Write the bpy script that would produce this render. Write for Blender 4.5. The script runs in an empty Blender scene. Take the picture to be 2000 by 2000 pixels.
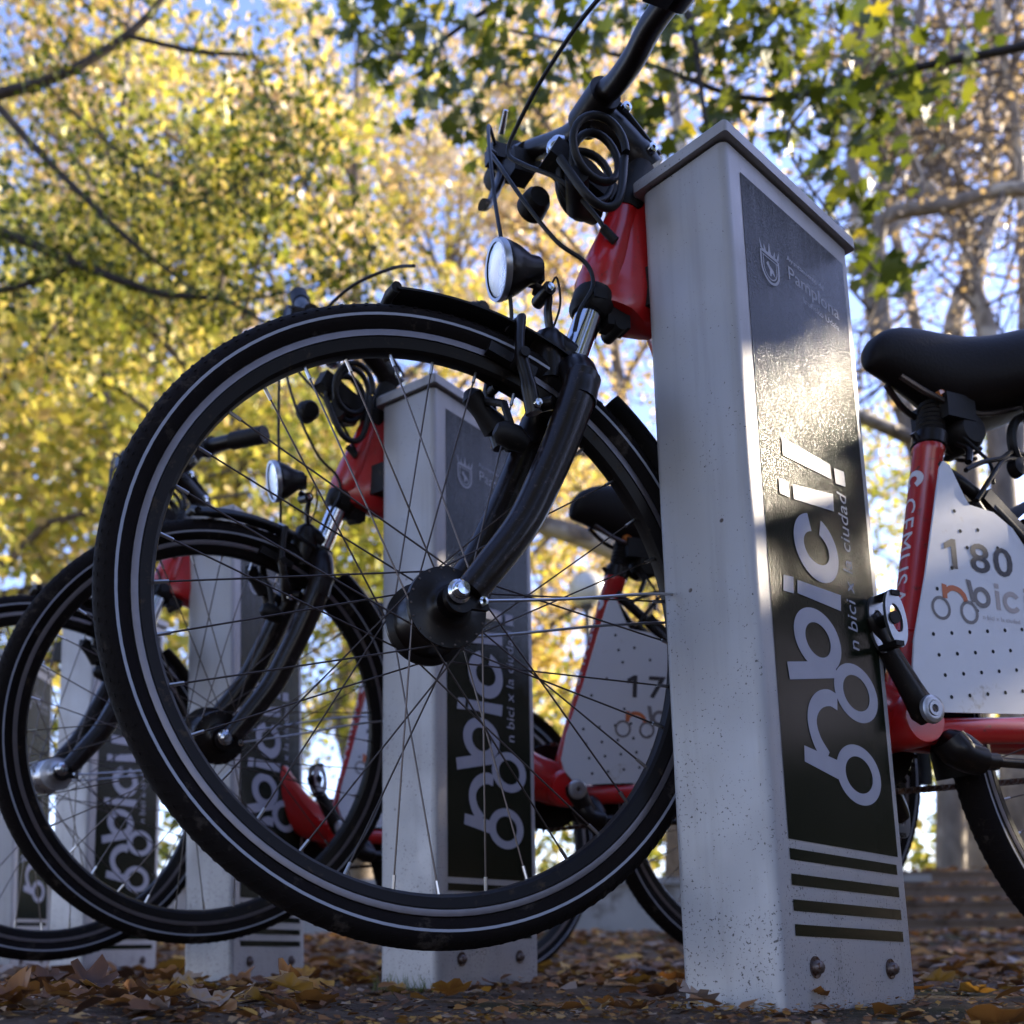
import bpy, math, random
import numpy as np
from mathutils import Vector, Matrix

scene = bpy.context.scene
COL = scene.collection
rad = math.radians
# ---------------------------------------------------------------- camera
CAM_H = 0.0567
PITCH, ROLL = 0.16569, -0.00613
F_PX, PX, PY = 2002.3, 779.4, 1526.6           # focal length and optical axis in photo pixels
cd = bpy.data.cameras.new("camera")
cam = bpy.data.objects.new("camera", cd)
COL.objects.link(cam)
fwd = Vector((0, math.cos(PITCH), math.sin(PITCH)))
up0 = Vector((0, -math.sin(PITCH), math.cos(PITCH)))
ri0 = Vector((1, 0, 0))
ri = ri0 * math.cos(ROLL) + up0 * math.sin(ROLL)
up = -ri0 * math.sin(ROLL) + up0 * math.cos(ROLL)
M = Matrix((ri, up, -fwd)).transposed().to_4x4()
M.translation = Vector((0, 0, CAM_H))
cam.matrix_world = M
cd.sensor_width = 36.0
cd.lens = 36.0 * F_PX / 2000.0
cd.shift_x = (1000 - PX) / 2000.0
cd.shift_y = (PY - 1000) / 2000.0
cd.clip_start = 0.02
cd.clip_end = 2000
cd.dof.use_dof = True
cd.dof.focus_distance = 1.06
cd.dof.aperture_fstop = 5.2
cd.dof.aperture_blades = 7
scene.camera = cam

# ---------------------------------------------------------------- world, sun, exposure
SUN_DIR = Vector((0.90, 0.21, 0.40)).normalized()
world = bpy.data.worlds.new("World")
scene.world = world
world.use_nodes = True
wn = world.node_tree
for n in list(wn.nodes): wn.nodes.remove(n)
sky = wn.nodes.new("ShaderNodeTexSky")
sky.sky_type = 'NISHITA'
sky.sun_disc = False
sky.sun_elevation = math.asin(SUN_DIR.z)
sky.sun_rotation = math.atan2(SUN_DIR.x, SUN_DIR.y)
sky.air_density = 1.0
sky.dust_density = 0.4
sky.ozone_density = 2.5
bg = wn.nodes.new("ShaderNodeBackground")
bg.inputs[1].default_value = 0.13
wo = wn.nodes.new("ShaderNodeOutputWorld")
tint = wn.nodes.new("ShaderNodeMix"); tint.data_type = 'RGBA'; tint.blend_type = 'MULTIPLY'
tint.inputs[0].default_value = 1.0; tint.inputs[7].default_value = (1.05, 0.92, 1.12, 1)
wn.links.new(sky.outputs[0], tint.inputs[6])
wn.links.new(tint.outputs[2], bg.inputs[0])
wn.links.new(bg.outputs[0], wo.inputs[0])
sd = bpy.data.lights.new("sun", 'SUN')
sd.energy = 5.0
sd.angle = rad(0.53)
sd.color = (1.0, 0.86, 0.66)
sun = bpy.data.objects.new("sun", sd)
COL.objects.link(sun)
sun.rotation_euler = SUN_DIR.to_track_quat('Z', 'Y').to_euler()
sun.location = SUN_DIR * 30
scene.view_settings.view_transform = 'Standard'
scene.view_settings.look = 'None'
scene.view_settings.gamma = 1
scene.view_settings.exposure = 2.07
scene.view_settings.use_curve_mapping = False
scene.render.engine = 'CYCLES'
try:
    scene.cycles.max_bounces = 8
    scene.cycles.transparent_max_bounces = 8
    scene.cycles.sample_clamp_indirect = 8
except Exception:
    pass

# ---------------------------------------------------------------- helpers
def tag(o, label=None, cat=None, group=None, kind=None):
    if label: o["label"] = label
    if cat: o["category"] = cat
    if group: o["group"] = group
    if kind: o["kind"] = kind
    return o

def empty(name, loc=(0, 0, 0), rz=0, label=None, cat=None, group=None):
    o = bpy.data.objects.new(name, None)
    o.empty_display_size = 0.1
    COL.objects.link(o)
    o.location = loc
    o.rotation_euler = (0, 0, rz)
    return tag(o, label, cat, group)

def copy_tree(o, parent=None):
    c = o.copy()
    COL.objects.link(c)
    if parent is not None:
        c.parent = parent
    for ch in list(o.children):
        copy_tree(ch, c)
    return c

class MB:
    """collects shapes and links them as one mesh object"""
    def __init__(s):
        s.v = []; s.f = []; s.m = []; s.mi = 0
    def add(s, vs, fs):
        b = len(s.v)
        s.v += [tuple(v) for v in vs]
        s.f += [tuple(i + b for i in f) for f in fs]
        s.m += [s.mi] * len(fs)
    def box(s, c, size, R=None):
        x, y, z = [a / 2 for a in size]
        vs = [Vector((i * x, j * y, k * z)) for i in (-1, 1) for j in (-1, 1) for k in (-1, 1)]
        if R is not None: vs = [R @ v for v in vs]
        c = Vector(c)
        s.add([v + c for v in vs], [(0, 1, 3, 2), (4, 6, 7, 5), (0, 4, 5, 1), (2, 3, 7, 6), (0, 2, 6, 4), (1, 5, 7, 3)])
    def tube(s, pts, r, n=12, caps=True, flat=None, closed=False):
        """swept tube, r number or list; flat=(a,b) scales along the frame's two axes"""
        pts = [Vector(p) for p in pts]
        N = len(pts)
        rs = r if isinstance(r, (list, tuple)) else [r] * N
        T = []
        for i in range(N):
            if closed:
                t = pts[(i + 1) % N] - pts[i - 1]
            else:
                t = pts[min(i + 1, N - 1)] - pts[max(i - 1, 0)]
            T.append(t.normalized() if t.length > 1e-9 else Vector((0, 0, 1)))
        ref = Vector((0, 1, 0))
        if abs(T[0].dot(ref)) > 0.95: ref = Vector((1, 0, 0))
        u = (ref - T[0] * ref.dot(T[0])).normalized()
        vs = []; fa, fb = flat if flat else (1, 1)
        for i in range(N):
            u = (u - T[i] * u.dot(T[i]))
            u = u.normalized() if u.length > 1e-6 else T[i].orthogonal().normalized()
            w = T[i].cross(u)
            for k in range(n):
                a = 2 * math.pi * k / n
                vs.append(pts[i] + u * (math.cos(a) * rs[i] * fa) + w * (math.sin(a) * rs[i] * fb))
        fs = []
        for i in range(N if closed else N - 1):
            j = (i + 1) % N
            for k in range(n):
                l = (k + 1) % n
                fs.append((i * n + k, i * n + l, j * n + l, j * n + k))
        if caps and not closed:
            fs.append(tuple(range(n - 1, -1, -1)))
            fs.append(tuple((N - 1) * n + k for k in range(n)))
        s.add(vs, fs)
    def lathe(s, prof, n=32, axis='Y', c=(0, 0, 0), closed=False, a0=0, a1=2 * math.pi, R=None):
        """prof = [(radius, along)]; axis of turning Y or Z"""
        c = Vector(c); full = abs(a1 - a0 - 2 * math.pi) < 1e-6
        cnt = n if full else n + 1
        vs = []
        for k in range(cnt):
            a = a0 + (a1 - a0) * k / n
            for r, h in prof:
                if axis == 'Y': p = Vector((math.cos(a) * r, h, math.sin(a) * r))
                else: p = Vector((math.cos(a) * r, math.sin(a) * r, h))
                if R is not None: p = R @ p
                vs.append(p + c)
        m = len(prof); fs = []
        for k in range(n):
            k2 = (k + 1) % cnt if full else k + 1
            for i in range(m if closed else m - 1):
                j = (i + 1) % m
                fs.append((k * m + i, k * m + j, k2 * m + j, k2 * m + i))
        s.add(vs, fs)
    def prism(s, poly, h, axis=None, o=(0, 0, 0)):
        """2D poly (a,b) extruded; axis = 3 vectors (A,B,H)"""
        A, B, H = axis if axis else (Vector((1, 0, 0)), Vector((0, 1, 0)), Vector((0, 0, 1)))
        o = Vector(o); n = len(poly)
        vs = [o + A * a + B * b for a, b in poly] + [o + A * a + B * b + H * h for a, b in poly]
        fs = [tuple(range(n - 1, -1, -1)), tuple(range(n, 2 * n))] + [(i, (i + 1) % n, n + (i + 1) % n, n + i) for i in range(n)]
        s.add(vs, fs)
    def build(s, name, mat, parent=None, smooth=True, loc=None, angle=40):
        me = bpy.data.meshes.new(name)
        me.from_pydata(s.v, [], s.f)
        mats = mat if isinstance(mat, (list, tuple)) else [mat]
        for m in mats: me.materials.append(m)
        if len(mats) > 1: me.polygons.foreach_set("material_index", s.m)
        me.validate()
        if smooth:
            me.polygons.foreach_set("use_smooth", [True] * len(me.polygons))
            try: me.set_sharp_from_angle(angle=rad(angle))
            except Exception: pass
        me.update()
        o = bpy.data.objects.new(name, me)
        COL.objects.link(o)
        if parent is not None: o.parent = parent
        if loc is not None: o.location = loc
        return o

def spline(pts, n=8):
    """Catmull-Rom through points"""
    P = [Vector(p) for p in pts]
    P = [P[0] * 2 - P[1]] + P + [P[-1] * 2 - P[-2]]
    out = []
    for i in range(1, len(P) - 2):
        a, b, c_, d = P[i - 1:i + 3]
        for k in range(n):
            t = k / n
            out.append(0.5 * ((2 * b) + (c_ - a) * t + (2 * a - 5 * b + 4 * c_ - d) * t * t + (3 * b - 3 * c_ + d - a) * t ** 3))
    out.append(P[-2])
    return out

def lerpr(r0, r1, n): return [r0 + (r1 - r0) * i / (n - 1) for i in range(n)]

# ---------------------------------------------------------------- materials
def newmat(name):
    m = bpy.data.materials.new(name); m.use_nodes = True
    nt = m.node_tree
    return m, nt, nt.nodes["Principled BSDF"], nt.nodes, nt.links

def simple(name, col, rough=0.5, metal=0.0, var=0.15, vscale=12, bump=0.0, bscale=120, coat=0.0, spec=0.5, dirt=0.0, dcol=(0.05, 0.035, 0.02), dscale=40):
    m, nt, b, N, L = newmat(name)
    b.inputs["Roughness"].default_value = rough
    b.inputs["Metallic"].default_value = metal
    b.inputs["Specular IOR Level"].default_value = spec
    if coat: b.inputs["Coat Weight"].default_value = coat; b.inputs["Coat Roughness"].default_value = 0.12
    tc = N.new("ShaderNodeTexCoord")
    no = N.new("ShaderNodeTexNoise"); no.inputs["Scale"].default_value = vscale; no.inputs["Detail"].default_value = 5
    L.new(tc.outputs["Object"], no.inputs["Vector"])
    mx = N.new("ShaderNodeMix"); mx.data_type = 'RGBA'
    mx.inputs[6].default_value = (*[c * (1 - var) for c in col], 1)
    mx.inputs[7].default_value = (*[min(1, c * (1 + var)) for c in col], 1)
    L.new(no.outputs[0], mx.inputs[0])
    out = mx.outputs[2]
    if dirt > 0:
        n2 = N.new("ShaderNodeTexNoise"); n2.inputs["Scale"].default_value = dscale; n2.inputs["Detail"].default_value = 6; n2.inputs["Roughness"].default_value = 0.7
        L.new(tc.outputs["Object"], n2.inputs["Vector"])
        cr = N.new("ShaderNodeMapRange"); cr.inputs[1].default_value = 0.62 - dirt * 0.3; cr.inputs[2].default_value = 0.72 - dirt * 0.25
        L.new(n2.outputs[0], cr.inputs[0])
        m2 = N.new("ShaderNodeMix"); m2.data_type = 'RGBA'
        L.new(cr.outputs[0], m2.inputs[0]); L.new(out, m2.inputs[6]); m2.inputs[7].default_value = (*dcol, 1)
        out = m2.outputs[2]
        r2 = N.new("ShaderNodeMapRange"); r2.inputs[3].default_value = rough; r2.inputs[4].default_value = min(1, rough + 0.35)
        L.new(cr.outputs[0], r2.inputs[0]); L.new(r2.outputs[0], b.inputs["Roughness"])
    L.new(out, b.inputs["Base Color"])
    if bump > 0:
        nb = N.new("ShaderNodeTexNoise"); nb.inputs["Scale"].default_value = bscale; nb.inputs["Detail"].default_value = 3
        L.new(tc.outputs["Object"], nb.inputs["Vector"])
        bp = N.new("ShaderNodeBump"); bp.inputs["Strength"].default_value = bump; bp.inputs["Distance"].default_value = 0.001
        L.new(nb.outputs[0], bp.inputs["Height"]); L.new(bp.outputs[0], b.inputs["Normal"])
    return m

def math_node(N, L, op, a, b=None, clamp=False):
    n = N.new("ShaderNodeMath"); n.operation = op; n.use_clamp = clamp
    for i, x in enumerate((a, b)):
        if x is None: continue
        if isinstance(x, (int, float)): n.inputs[i].default_value = x
        else: L.new(x, n.inputs[i])
    return n.outputs[0]

def mixc(N, L, f, a, b):
    m = N.new("ShaderNodeMix"); m.data_type = 'RGBA'
    for i, x in ((0, f), (6, a), (7, b)):
        if isinstance(x, (int, float)): m.inputs[i].default_value = x
        elif isinstance(x, tuple): m.inputs[i].default_value = (*x, 1)
        else: L.new(x, m.inputs[i])
    return m.outputs[2]

def noise(N, L, vec, scale, detail=4, rough=0.55, out=0):
    n = N.new("ShaderNodeTexNoise"); n.inputs["Scale"].default_value = scale
    n.inputs["Detail"].default_value = detail; n.inputs["Roughness"].default_value = rough
    L.new(vec, n.inputs["Vector"])
    return n.outputs[out]

def ramp(N, L, x, lo, hi, a=0.0, b=1.0):
    n = N.new("ShaderNodeMapRange"); n.inputs[1].default_value = lo; n.inputs[2].default_value = hi
    n.inputs[3].default_value = a; n.inputs[4].default_value = b
    L.new(x, n.inputs[0])
    return n.outputs[0]

def post_paint():
    m, nt, b, N, L = newmat("post_paint")
    tc = N.new("ShaderNodeTexCoord"); o = tc.outputs["Object"]
    sep = N.new("ShaderNodeSeparateXYZ"); L.new(o, sep.inputs[0])
    oi = N.new("ShaderNodeObjectInfo")
    addv = N.new("ShaderNodeVectorMath"); addv.operation = 'ADD'
    cmb = N.new("ShaderNodeCombineXYZ"); L.new(math_node(N, L, 'MULTIPLY', oi.outputs["Random"], 7.0), cmb.inputs[0])
    L.new(o, addv.inputs[0]); L.new(cmb.outputs[0], addv.inputs[1]); v = addv.outputs[0]
    base = mixc(N, L, noise(N, L, v, 5, 4), (0.35, 0.34, 0.345), (0.43, 0.42, 0.42))
    # vertical run marks
    mp = N.new("ShaderNodeMapping"); mp.inputs["Scale"].default_value = (1, 1, 0.06); L.new(v, mp.inputs[0])
    streak = ramp(N, L, noise(N, L, mp.outputs[0], 45, 4, 0.6), 0.52, 0.75)
    base = mixc(N, L, math_node(N, L, 'MULTIPLY', streak, 0.40), base, (0.25, 0.235, 0.22))
    # mud splashes: denser towards the foot
    foot = ramp(N, L, sep.outputs[2], 0.0, 0.55, 0.085, 0.0)
    sp = noise(N, L, v, 300, 3, 0.65)
    sp = math_node(N, L, 'ADD', sp, math_node(N, L, 'MULTIPLY', noise(N, L, v, 13, 4, 0.7), 0.30))
    spl = ramp(N, L, math_node(N, L, 'ADD', sp, foot), 0.835, 0.86)
    base = mixc(N, L, math_node(N, L, 'MULTIPLY', spl, 0.85), base, (0.035, 0.028, 0.022))
    # chips
    vo = N.new("ShaderNodeTexVoronoi"); vo.inputs["Scale"].default_value = 26; L.new(v, vo.inputs["Vector"])
    chip = math_node(N, L, 'MULTIPLY', ramp(N, L, vo.outputs["Distance"], 0.075, 0.05), ramp(N, L, noise(N, L, v, 9, 2), 0.56, 0.6))
    base = mixc(N, L, chip, base, (0.07, 0.05, 0.04))
    L.new(base, b.inputs["Base Color"])
    L.new(ramp(N, L, noise(N, L, v, 14, 3), 0.3, 0.7, 0.38, 0.55), b.inputs["Roughness"])
    b.inputs["Metallic"].default_value = 0.25
    bp = N.new("ShaderNodeBump"); bp.inputs["Strength"].default_value = 0.12; bp.inputs["Distance"].default_value = 0.001
    L.new(noise(N, L, v, 260, 3), bp.inputs["Height"]); L.new(bp.outputs[0], b.inputs["Normal"])
    return m

def sticker_mat(name, dark, rough, dewy_sheen=True):
    """glossy vinyl, dew and sky reflection painted grey up high, with run-off streaks"""
    m, nt, b, N, L = newmat(name)
    tc = N.new("ShaderNodeTexCoord"); o = tc.outputs["Object"]
    sep = N.new("ShaderNodeSeparateXYZ"); L.new(o, sep.inputs[0])
    base = mixc(N, L, noise(N, L, o, 9, 4), dark, tuple(c * 1.35 for c in dark))
    vertical = ramp(N, L, sep.outputs[2], 0.66, 0.84)
    n1 = noise(N, L, o, 420, 2, 0.5)
    mp = N.new("ShaderNodeMapping"); mp.inputs["Scale"].default_value = (1, 1, 0.03); L.new(o, mp.inputs[0])
    run = noise(N, L, mp.outputs[0], 60, 2, 0.5)
    runm = ramp(N, L, run, 0.50, 0.62)
    dew_sheen = math_node(N, L, 'MULTIPLY', vertical, ramp(N, L, n1, 0.35, 0.6, 0.25, 0.8))
    dew_sheen = math_node(N, L, 'MULTIPLY', dew_sheen, ramp(N, L, runm, 0, 1, 0.55, 1.0))
    if dewy_sheen:
        base = mixc(N, L, math_node(N, L, 'MULTIPLY', dew_sheen, 0.9), base, (0.13, 0.13, 0.14))  # painted grey: droplets and the sky they reflect
    L.new(base, b.inputs["Base Color"])
    L.new(ramp(N, L, sep.outputs[2], 0.35, 0.8, rough, rough), b.inputs["Roughness"])
    wet = ramp(N, L, sep.outputs[2], 0.36, 0.62)
    bp = N.new("ShaderNodeBump"); bp.inputs["Distance"].default_value = 0.0016
    L.new(math_node(N, L, 'MULTIPLY', wet, 0.50), bp.inputs["Strength"])
    vo = N.new("ShaderNodeTexVoronoi"); vo.inputs["Scale"].default_value = 430; L.new(o, vo.inputs["Vector"])
    L.new(math_node(N, L, "ADD", vo.outputs["Distance"], math_node(N, L, "MULTIPLY", noise(N, L, o, 700, 2), 0.9)), bp.inputs["Height"]); L.new(bp.outputs[0], b.inputs["Normal"])
    b.inputs["Specular IOR Level"].default_value = 0.03
    L.new(ramp(N, L, sep.outputs[2], 0.40, 0.60, 0.0, 0.30), b.inputs["Coat Weight"])
    b.inputs["Coat Roughness"].default_value = 0.15; b.inputs["Coat IOR"].default_value = 1.33
    L.new(bp.outputs[0], b.inputs["Coat Normal"])
    return m

def leaf_mat(name, cols, trans=0.5, rough=0.45):
    """colour from the per-leaf 'tint' attribute, light shines through"""
    m, nt, b, N, L = newmat(name)
    at = N.new("ShaderNodeAttribute"); at.attribute_name = "tint"
    cr = N.new("ShaderNodeValToRGB"); L.new(at.outputs["Fac"], cr.inputs[0])
    el = cr.color_ramp.elements
    while len(el) < len(cols): el.new(0.5)
    for i, c in enumerate(cols):
        el[i].position = i / (len(cols) - 1); el[i].color = (*c, 1)
    L.new(cr.outputs[0], b.inputs["Base Color"])
    b.inputs["Roughness"].default_value = rough
    tr = N.new("ShaderNodeBsdfTranslucent")
    L.new(cr.outputs[0], tr.inputs[0])
    mx = N.new("ShaderNodeMixShader"); mx.inputs[0].default_value = trans
    L.new(b.outputs[0], mx.inputs[1]); L.new(tr.outputs[0], mx.inputs[2])
    L.new(mx.outputs[0], N["Material Output"].inputs[0])
    return m

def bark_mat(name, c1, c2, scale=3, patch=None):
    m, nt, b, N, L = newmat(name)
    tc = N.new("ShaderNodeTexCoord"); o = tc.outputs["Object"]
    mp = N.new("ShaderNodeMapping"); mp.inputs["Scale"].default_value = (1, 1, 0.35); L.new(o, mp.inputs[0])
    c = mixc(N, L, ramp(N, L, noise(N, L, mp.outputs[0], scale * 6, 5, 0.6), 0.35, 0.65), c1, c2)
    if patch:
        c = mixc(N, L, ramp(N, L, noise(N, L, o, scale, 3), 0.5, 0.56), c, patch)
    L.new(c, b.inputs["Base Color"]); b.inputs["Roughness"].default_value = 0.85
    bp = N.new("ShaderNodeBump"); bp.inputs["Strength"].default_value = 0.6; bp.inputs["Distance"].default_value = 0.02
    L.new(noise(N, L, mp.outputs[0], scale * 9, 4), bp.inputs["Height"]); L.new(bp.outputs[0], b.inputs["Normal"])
    return m

MT = {}
MT['post'] = post_paint()
MT['sticker'] = sticker_mat("dark_vinyl", (0.008, 0.010, 0.006), 0.20)
MT['print'] = simple("silver_print", (0.33, 0.335, 0.39), 0.5, 0.0, 0.12, 30, 0.15, 300)
MT['printfaint'] = simple("faint_print", (0.33, 0.335, 0.37), 0.4, 0.0, 0.3, 90)
MT['tyre'] = simple("tyre_rubber", (0.0065, 0.0042, 0.0036), 0.8, 0, 0.3, 25, 0.5, 350, spec=0.15, dirt=0.12, dcol=(0.05, 0.04, 0.033), dscale=25)
MT['stripe'] = simple("reflective_stripe", (0.30, 0.31, 0.36), 0.4, 0.1, 0.15, 60)
MT['rim'] = simple("rim_black", (0.006, 0.004, 0.0035), 0.38, 0.0, 0.2, 20, spec=0.22, dirt=0.06, dscale=60)
MT['track'] = simple("rim_brake_track", (0.20, 0.18, 0.19), 0.35, 0.7, 0.2, 80)
MT['spoke'] = simple("spoke_steel", (0.10, 0.08, 0.07), 0.35, 0.9, 0.2, 40)
MT['nipple'] = simple("nipple_brass", (0.5, 0.48, 0.46), 0.3, 1.0, 0.1)
MT['chrome'] = simple("chrome", (0.62, 0.64, 0.68), 0.14, 1.0, 0.05)
MT['steel'] = simple("brushed_steel", (0.45, 0.45, 0.47), 0.32, 0.9, 0.1, 50)
MT['black'] = simple("black_paint", (0.007, 0.0042, 0.0033), 0.34, 0.0, 0.2, 20, 0.08, 60, spec=0.25, coat=0.08, dirt=0.05, dcol=(0.05, 0.035, 0.025), dscale=120)
MT['fork'] = simple("fork_scratched_black", (0.009, 0.005, 0.0035), 0.30, 0.0, 0.3, 20, 0.45, 70, spec=0.25, coat=0.18, dirt=0.16, dcol=(0.06, 0.045, 0.045), dscale=170)
MT['plastic'] = simple("black_plastic", (0.006, 0.0042, 0.0036), 0.55, 0, 0.2, 20, 0.2, 200, spec=0.3, dirt=0.05, dcol=(0.06, 0.045, 0.035), dscale=90)
MT['cable'] = simple("cable_black", (0.008, 0.007, 0.007), 0.45, spec=0.3)
MT['red'] = simple("red_paint", (0.44, 0.009, 0.009), 0.30, 0.0, 0.14, 10, 0.06, 90, coat=0.5, dirt=0.10, dcol=(0.07, 0.02, 0.015), dscale=70)
MT['white'] = simple("white_sheet", (0.58, 0.58, 0.60), 0.35, 0.1, 0.07, 9, 0.05, 40, dirt=0.02, dcol=(0.40, 0.36, 0.32), dscale=14)
MT['hole'] = simple("hole_dark", (0.01, 0.01, 0.01), 0.8)
MT['digit'] = simple("digit_print", (0.035, 0.028, 0.028), 0.45)
MT['greyprint'] = simple("grey_print", (0.17, 0.15, 0.145), 0.45)
MT['beige'] = simple("beige_print", (0.42, 0.36, 0.34), 0.45)
MT['orange'] = simple("orange_print", (0.50, 0.13, 0.04), 0.45)
MT['letter'] = simple("white_letter", (0.62, 0.60, 0.62), 0.4)
MT['saddle'] = simple("saddle_vinyl", (0.007, 0.0045, 0.0042), 0.55, 0, 0.15, 20, 0.35, 260, spec=0.22)
MT['rust'] = simple("rusty_steel", (0.16, 0.13, 0.12), 0.4, 0.8, 0.2, 60, dirt=0.55, dcol=(0.09, 0.035, 0.015), dscale=130)
MT['reflector'] = simple("red_reflector", (0.45, 0.01, 0.01), 0.15, coat=1.0)
MT['amber'] = simple("amber_reflector", (0.55, 0.16, 0.02), 0.2, coat=1.0)
MT['concrete'] = simple("concrete", (0.30, 0.29, 0.27), 0.9, 0, 0.25, 3, 0.6, 30, dirt=0.25, dcol=(0.12, 0.10, 0.08), dscale=4)
MT['stone'] = simple("step_stone", (0.16, 0.12, 0.09), 0.9, 0, 0.3, 4, 0.6, 25, dirt=0.25, dcol=(0.07, 0.05, 0.035), dscale=5)
MT['lampglobe'] = simple("opal_globe", (0.62, 0.60, 0.52), 0.35, 0, 0.03)
MT['lampmetal'] = simple("lamp_metal", (0.09, 0.085, 0.085), 0.5, 0.3)
g, nt, b_, N_, L_ = newmat("lamp_glass")
b_.inputs["Roughness"].default_value = 0.2; b_.inputs["Transmission Weight"].default_value = 0.85
b_.inputs["Base Color"].default_value = (0.85, 0.88, 0.92, 1); b_.inputs["IOR"].default_value = 1.3
tc_ = N_.new("ShaderNodeTexCoord"); wv = N_.new("ShaderNodeTexWave"); wv.wave_type = 'RINGS'; wv.rings_direction = 'X'; wv.inputs["Scale"].default_value = 120
L_.new(tc_.outputs["Object"], wv.inputs["Vector"])
bpn = N_.new("ShaderNodeBump"); bpn.inputs["Strength"].default_value = 0.5; bpn.inputs["Distance"].default_value = 0.001
L_.new(wv.outputs[1], bpn.inputs["Height"]); L_.new(bpn.outputs[0], b_.inputs["Normal"])
MT['glass'] = g

YEL = [(0.07, 0.095, 0.014), (0.20, 0.23, 0.025), (0.47, 0.46, 0.06), (0.68, 0.55, 0.10), (0.60, 0.42, 0.20), (0.68, 0.60, 0.48)]
MT['leaf_yellow'] = leaf_mat("leaf_yellow", YEL, 0.45)
MT['leaf_green'] = leaf_mat("leaf_green", [(0.045, 0.065, 0.006), (0.09, 0.11, 0.008), (0.18, 0.18, 0.012), (0.42, 0.34, 0.02)], 0.5)
MT['leaf_brown'] = leaf_mat("leaf_brown", [(0.26, 0.20, 0.12), (0.36, 0.28, 0.17), (0.42, 0.28, 0.09), (0.50, 0.42, 0.33)], 0.4)
MT['litter'] = leaf_mat("leaf_litter", [(0.07, 0.032, 0.016), (0.19, 0.075, 0.022), (0.34, 0.14, 0.026), (0.50, 0.27, 0.04), (0.34, 0.25, 0.19)], 0.2, 0.6)
MT['bark'] = bark_mat("bark_brown", (0.06, 0.045, 0.035), (0.15, 0.12, 0.09))
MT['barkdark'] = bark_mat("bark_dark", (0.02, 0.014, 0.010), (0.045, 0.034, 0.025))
MT['barkpale'] = bark_mat("bark_plane_tree", (0.10, 0.08, 0.062), (0.20, 0.165, 0.13), 1.6, (0.34, 0.30, 0.24))

def ground_mat():
    m, nt, b, N, L = newmat("park_soil")
    tc = N.new("ShaderNodeTexCoord"); o = tc.outputs["Object"]
    c = mixc(N, L, ramp(N, L, noise(N, L, o, 9, 8, 0.65), 0.35, 0.65), (0.065, 0.043, 0.030), (0.17, 0.12, 0.085))
    c = mixc(N, L, ramp(N, L, noise(N, L, o, 70, 5, 0.7), 0.52, 0.66), c, (0.19, 0.15, 0.12))
    c = mixc(N, L, ramp(N, L, noise(N, L, o, 2.3, 4), 0.5, 0.62), c, (0.05, 0.045, 0.02))
    L.new(c, b.inputs["Base Color"]); b.inputs["Roughness"].default_value = 0.95; b.inputs["Specular IOR Level"].default_value = 0.1
    bp = N.new("ShaderNodeBump"); bp.inputs["Strength"].default_value = 1.0; bp.inputs["Distance"].default_value = 0.008
    L.new(noise(N, L, o, 120, 8, 0.7), bp.inputs["Height"]); L.new(bp.outputs[0], b.inputs["Normal"])
    return m
MT['soil'] = ground_mat()
MT['grass'] = simple("lawn_ground", (0.06, 0.075, 0.025), 0.95, 0, 0.4, 2.5, 0.8, 20, dirt=0.3, dcol=(0.14, 0.10, 0.04), dscale=6)

# ---------------------------------------------------------------- ground, wall, steps
def sstep(x, a, b):
    t = np.clip((x - a) / (b - a), 0, 1); return t * t * (3 - 2 * t)
def gz(x, y):
    x = np.asarray(x, float); y = np.asarray(y, float)
    z = 0.16 * sstep(y, 2.9, 6.6)
    z = z + 0.004 * np.sin(x * 5.1 + y * 3.3) + 0.004 * np.sin(x * 11.7 - y * 8.1) * (y < 6.7)
    return z
WALL_Y = 6.9
def grid(xs, ys, zf, name, mat):
    X, Y = np.meshgrid(xs, ys); Z = zf(X, Y)
    v = np.c_[X.ravel(), Y.ravel(), Z.ravel()]
    nx, ny = len(xs), len(ys)
    i = np.arange(nx * ny).reshape(ny, nx)
    f = np.stack([i[:-1, :-1], i[:-1, 1:], i[1:, 1:], i[1:, :-1]], -1).reshape(-1, 4)
    me = bpy.data.meshes.new(name); me.from_pydata(v.tolist(), [], f.tolist())
    me.materials.append(mat); me.polygons.foreach_set("use_smooth", [True] * len(f)); me.update()
    o = bpy.data.objects.new(name, me); COL.objects.link(o)
    return o
xs = np.unique(np.concatenate([np.linspace(-300, -8, 12), np.linspace(-8, -2, 20), np.linspace(-2, 3, 110), np.linspace(3, 10, 20), np.linspace(10, 300, 12)]))
ys = np.unique(np.concatenate([np.linspace(-60, -1, 8), np.linspace(-1, 4, 110), np.linspace(4, 7.6, 30)]))
tag(grid(xs, ys, gz, "ground", MT['soil']), kind="structure")
def lz(x, y):
    return 0.47 + 0.030 * np.clip(y - 7.1, 0, 25) + 0.03 * np.sin(x * 0.9) * np.sin(y * 0.7)
ys2 = np.unique(np.concatenate([np.linspace(7.10, 14, 40), np.linspace(14, 40, 20), np.linspace(40, 900, 10)]))
xl = np.unique(np.concatenate([np.linspace(-900, -15, 10), np.linspace(-15, 15, 70), np.linspace(15, 900, 10)]))
def lz2(x, y):
    z = lz(x, y)
    onst = (x > 2.85) & (x < 7.6)
    return np.where(onst & (y < 8.6), 0.16 + 0 * z - 0.05, np.where(onst & (y < 10.2), np.maximum(z, 0.66), z))
tag(grid(np.unique(np.concatenate([xl, [2.849, 2.851, 7.599, 7.601]])), ys2, lz2, "lawn", MT['grass']), kind="structure")

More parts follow.
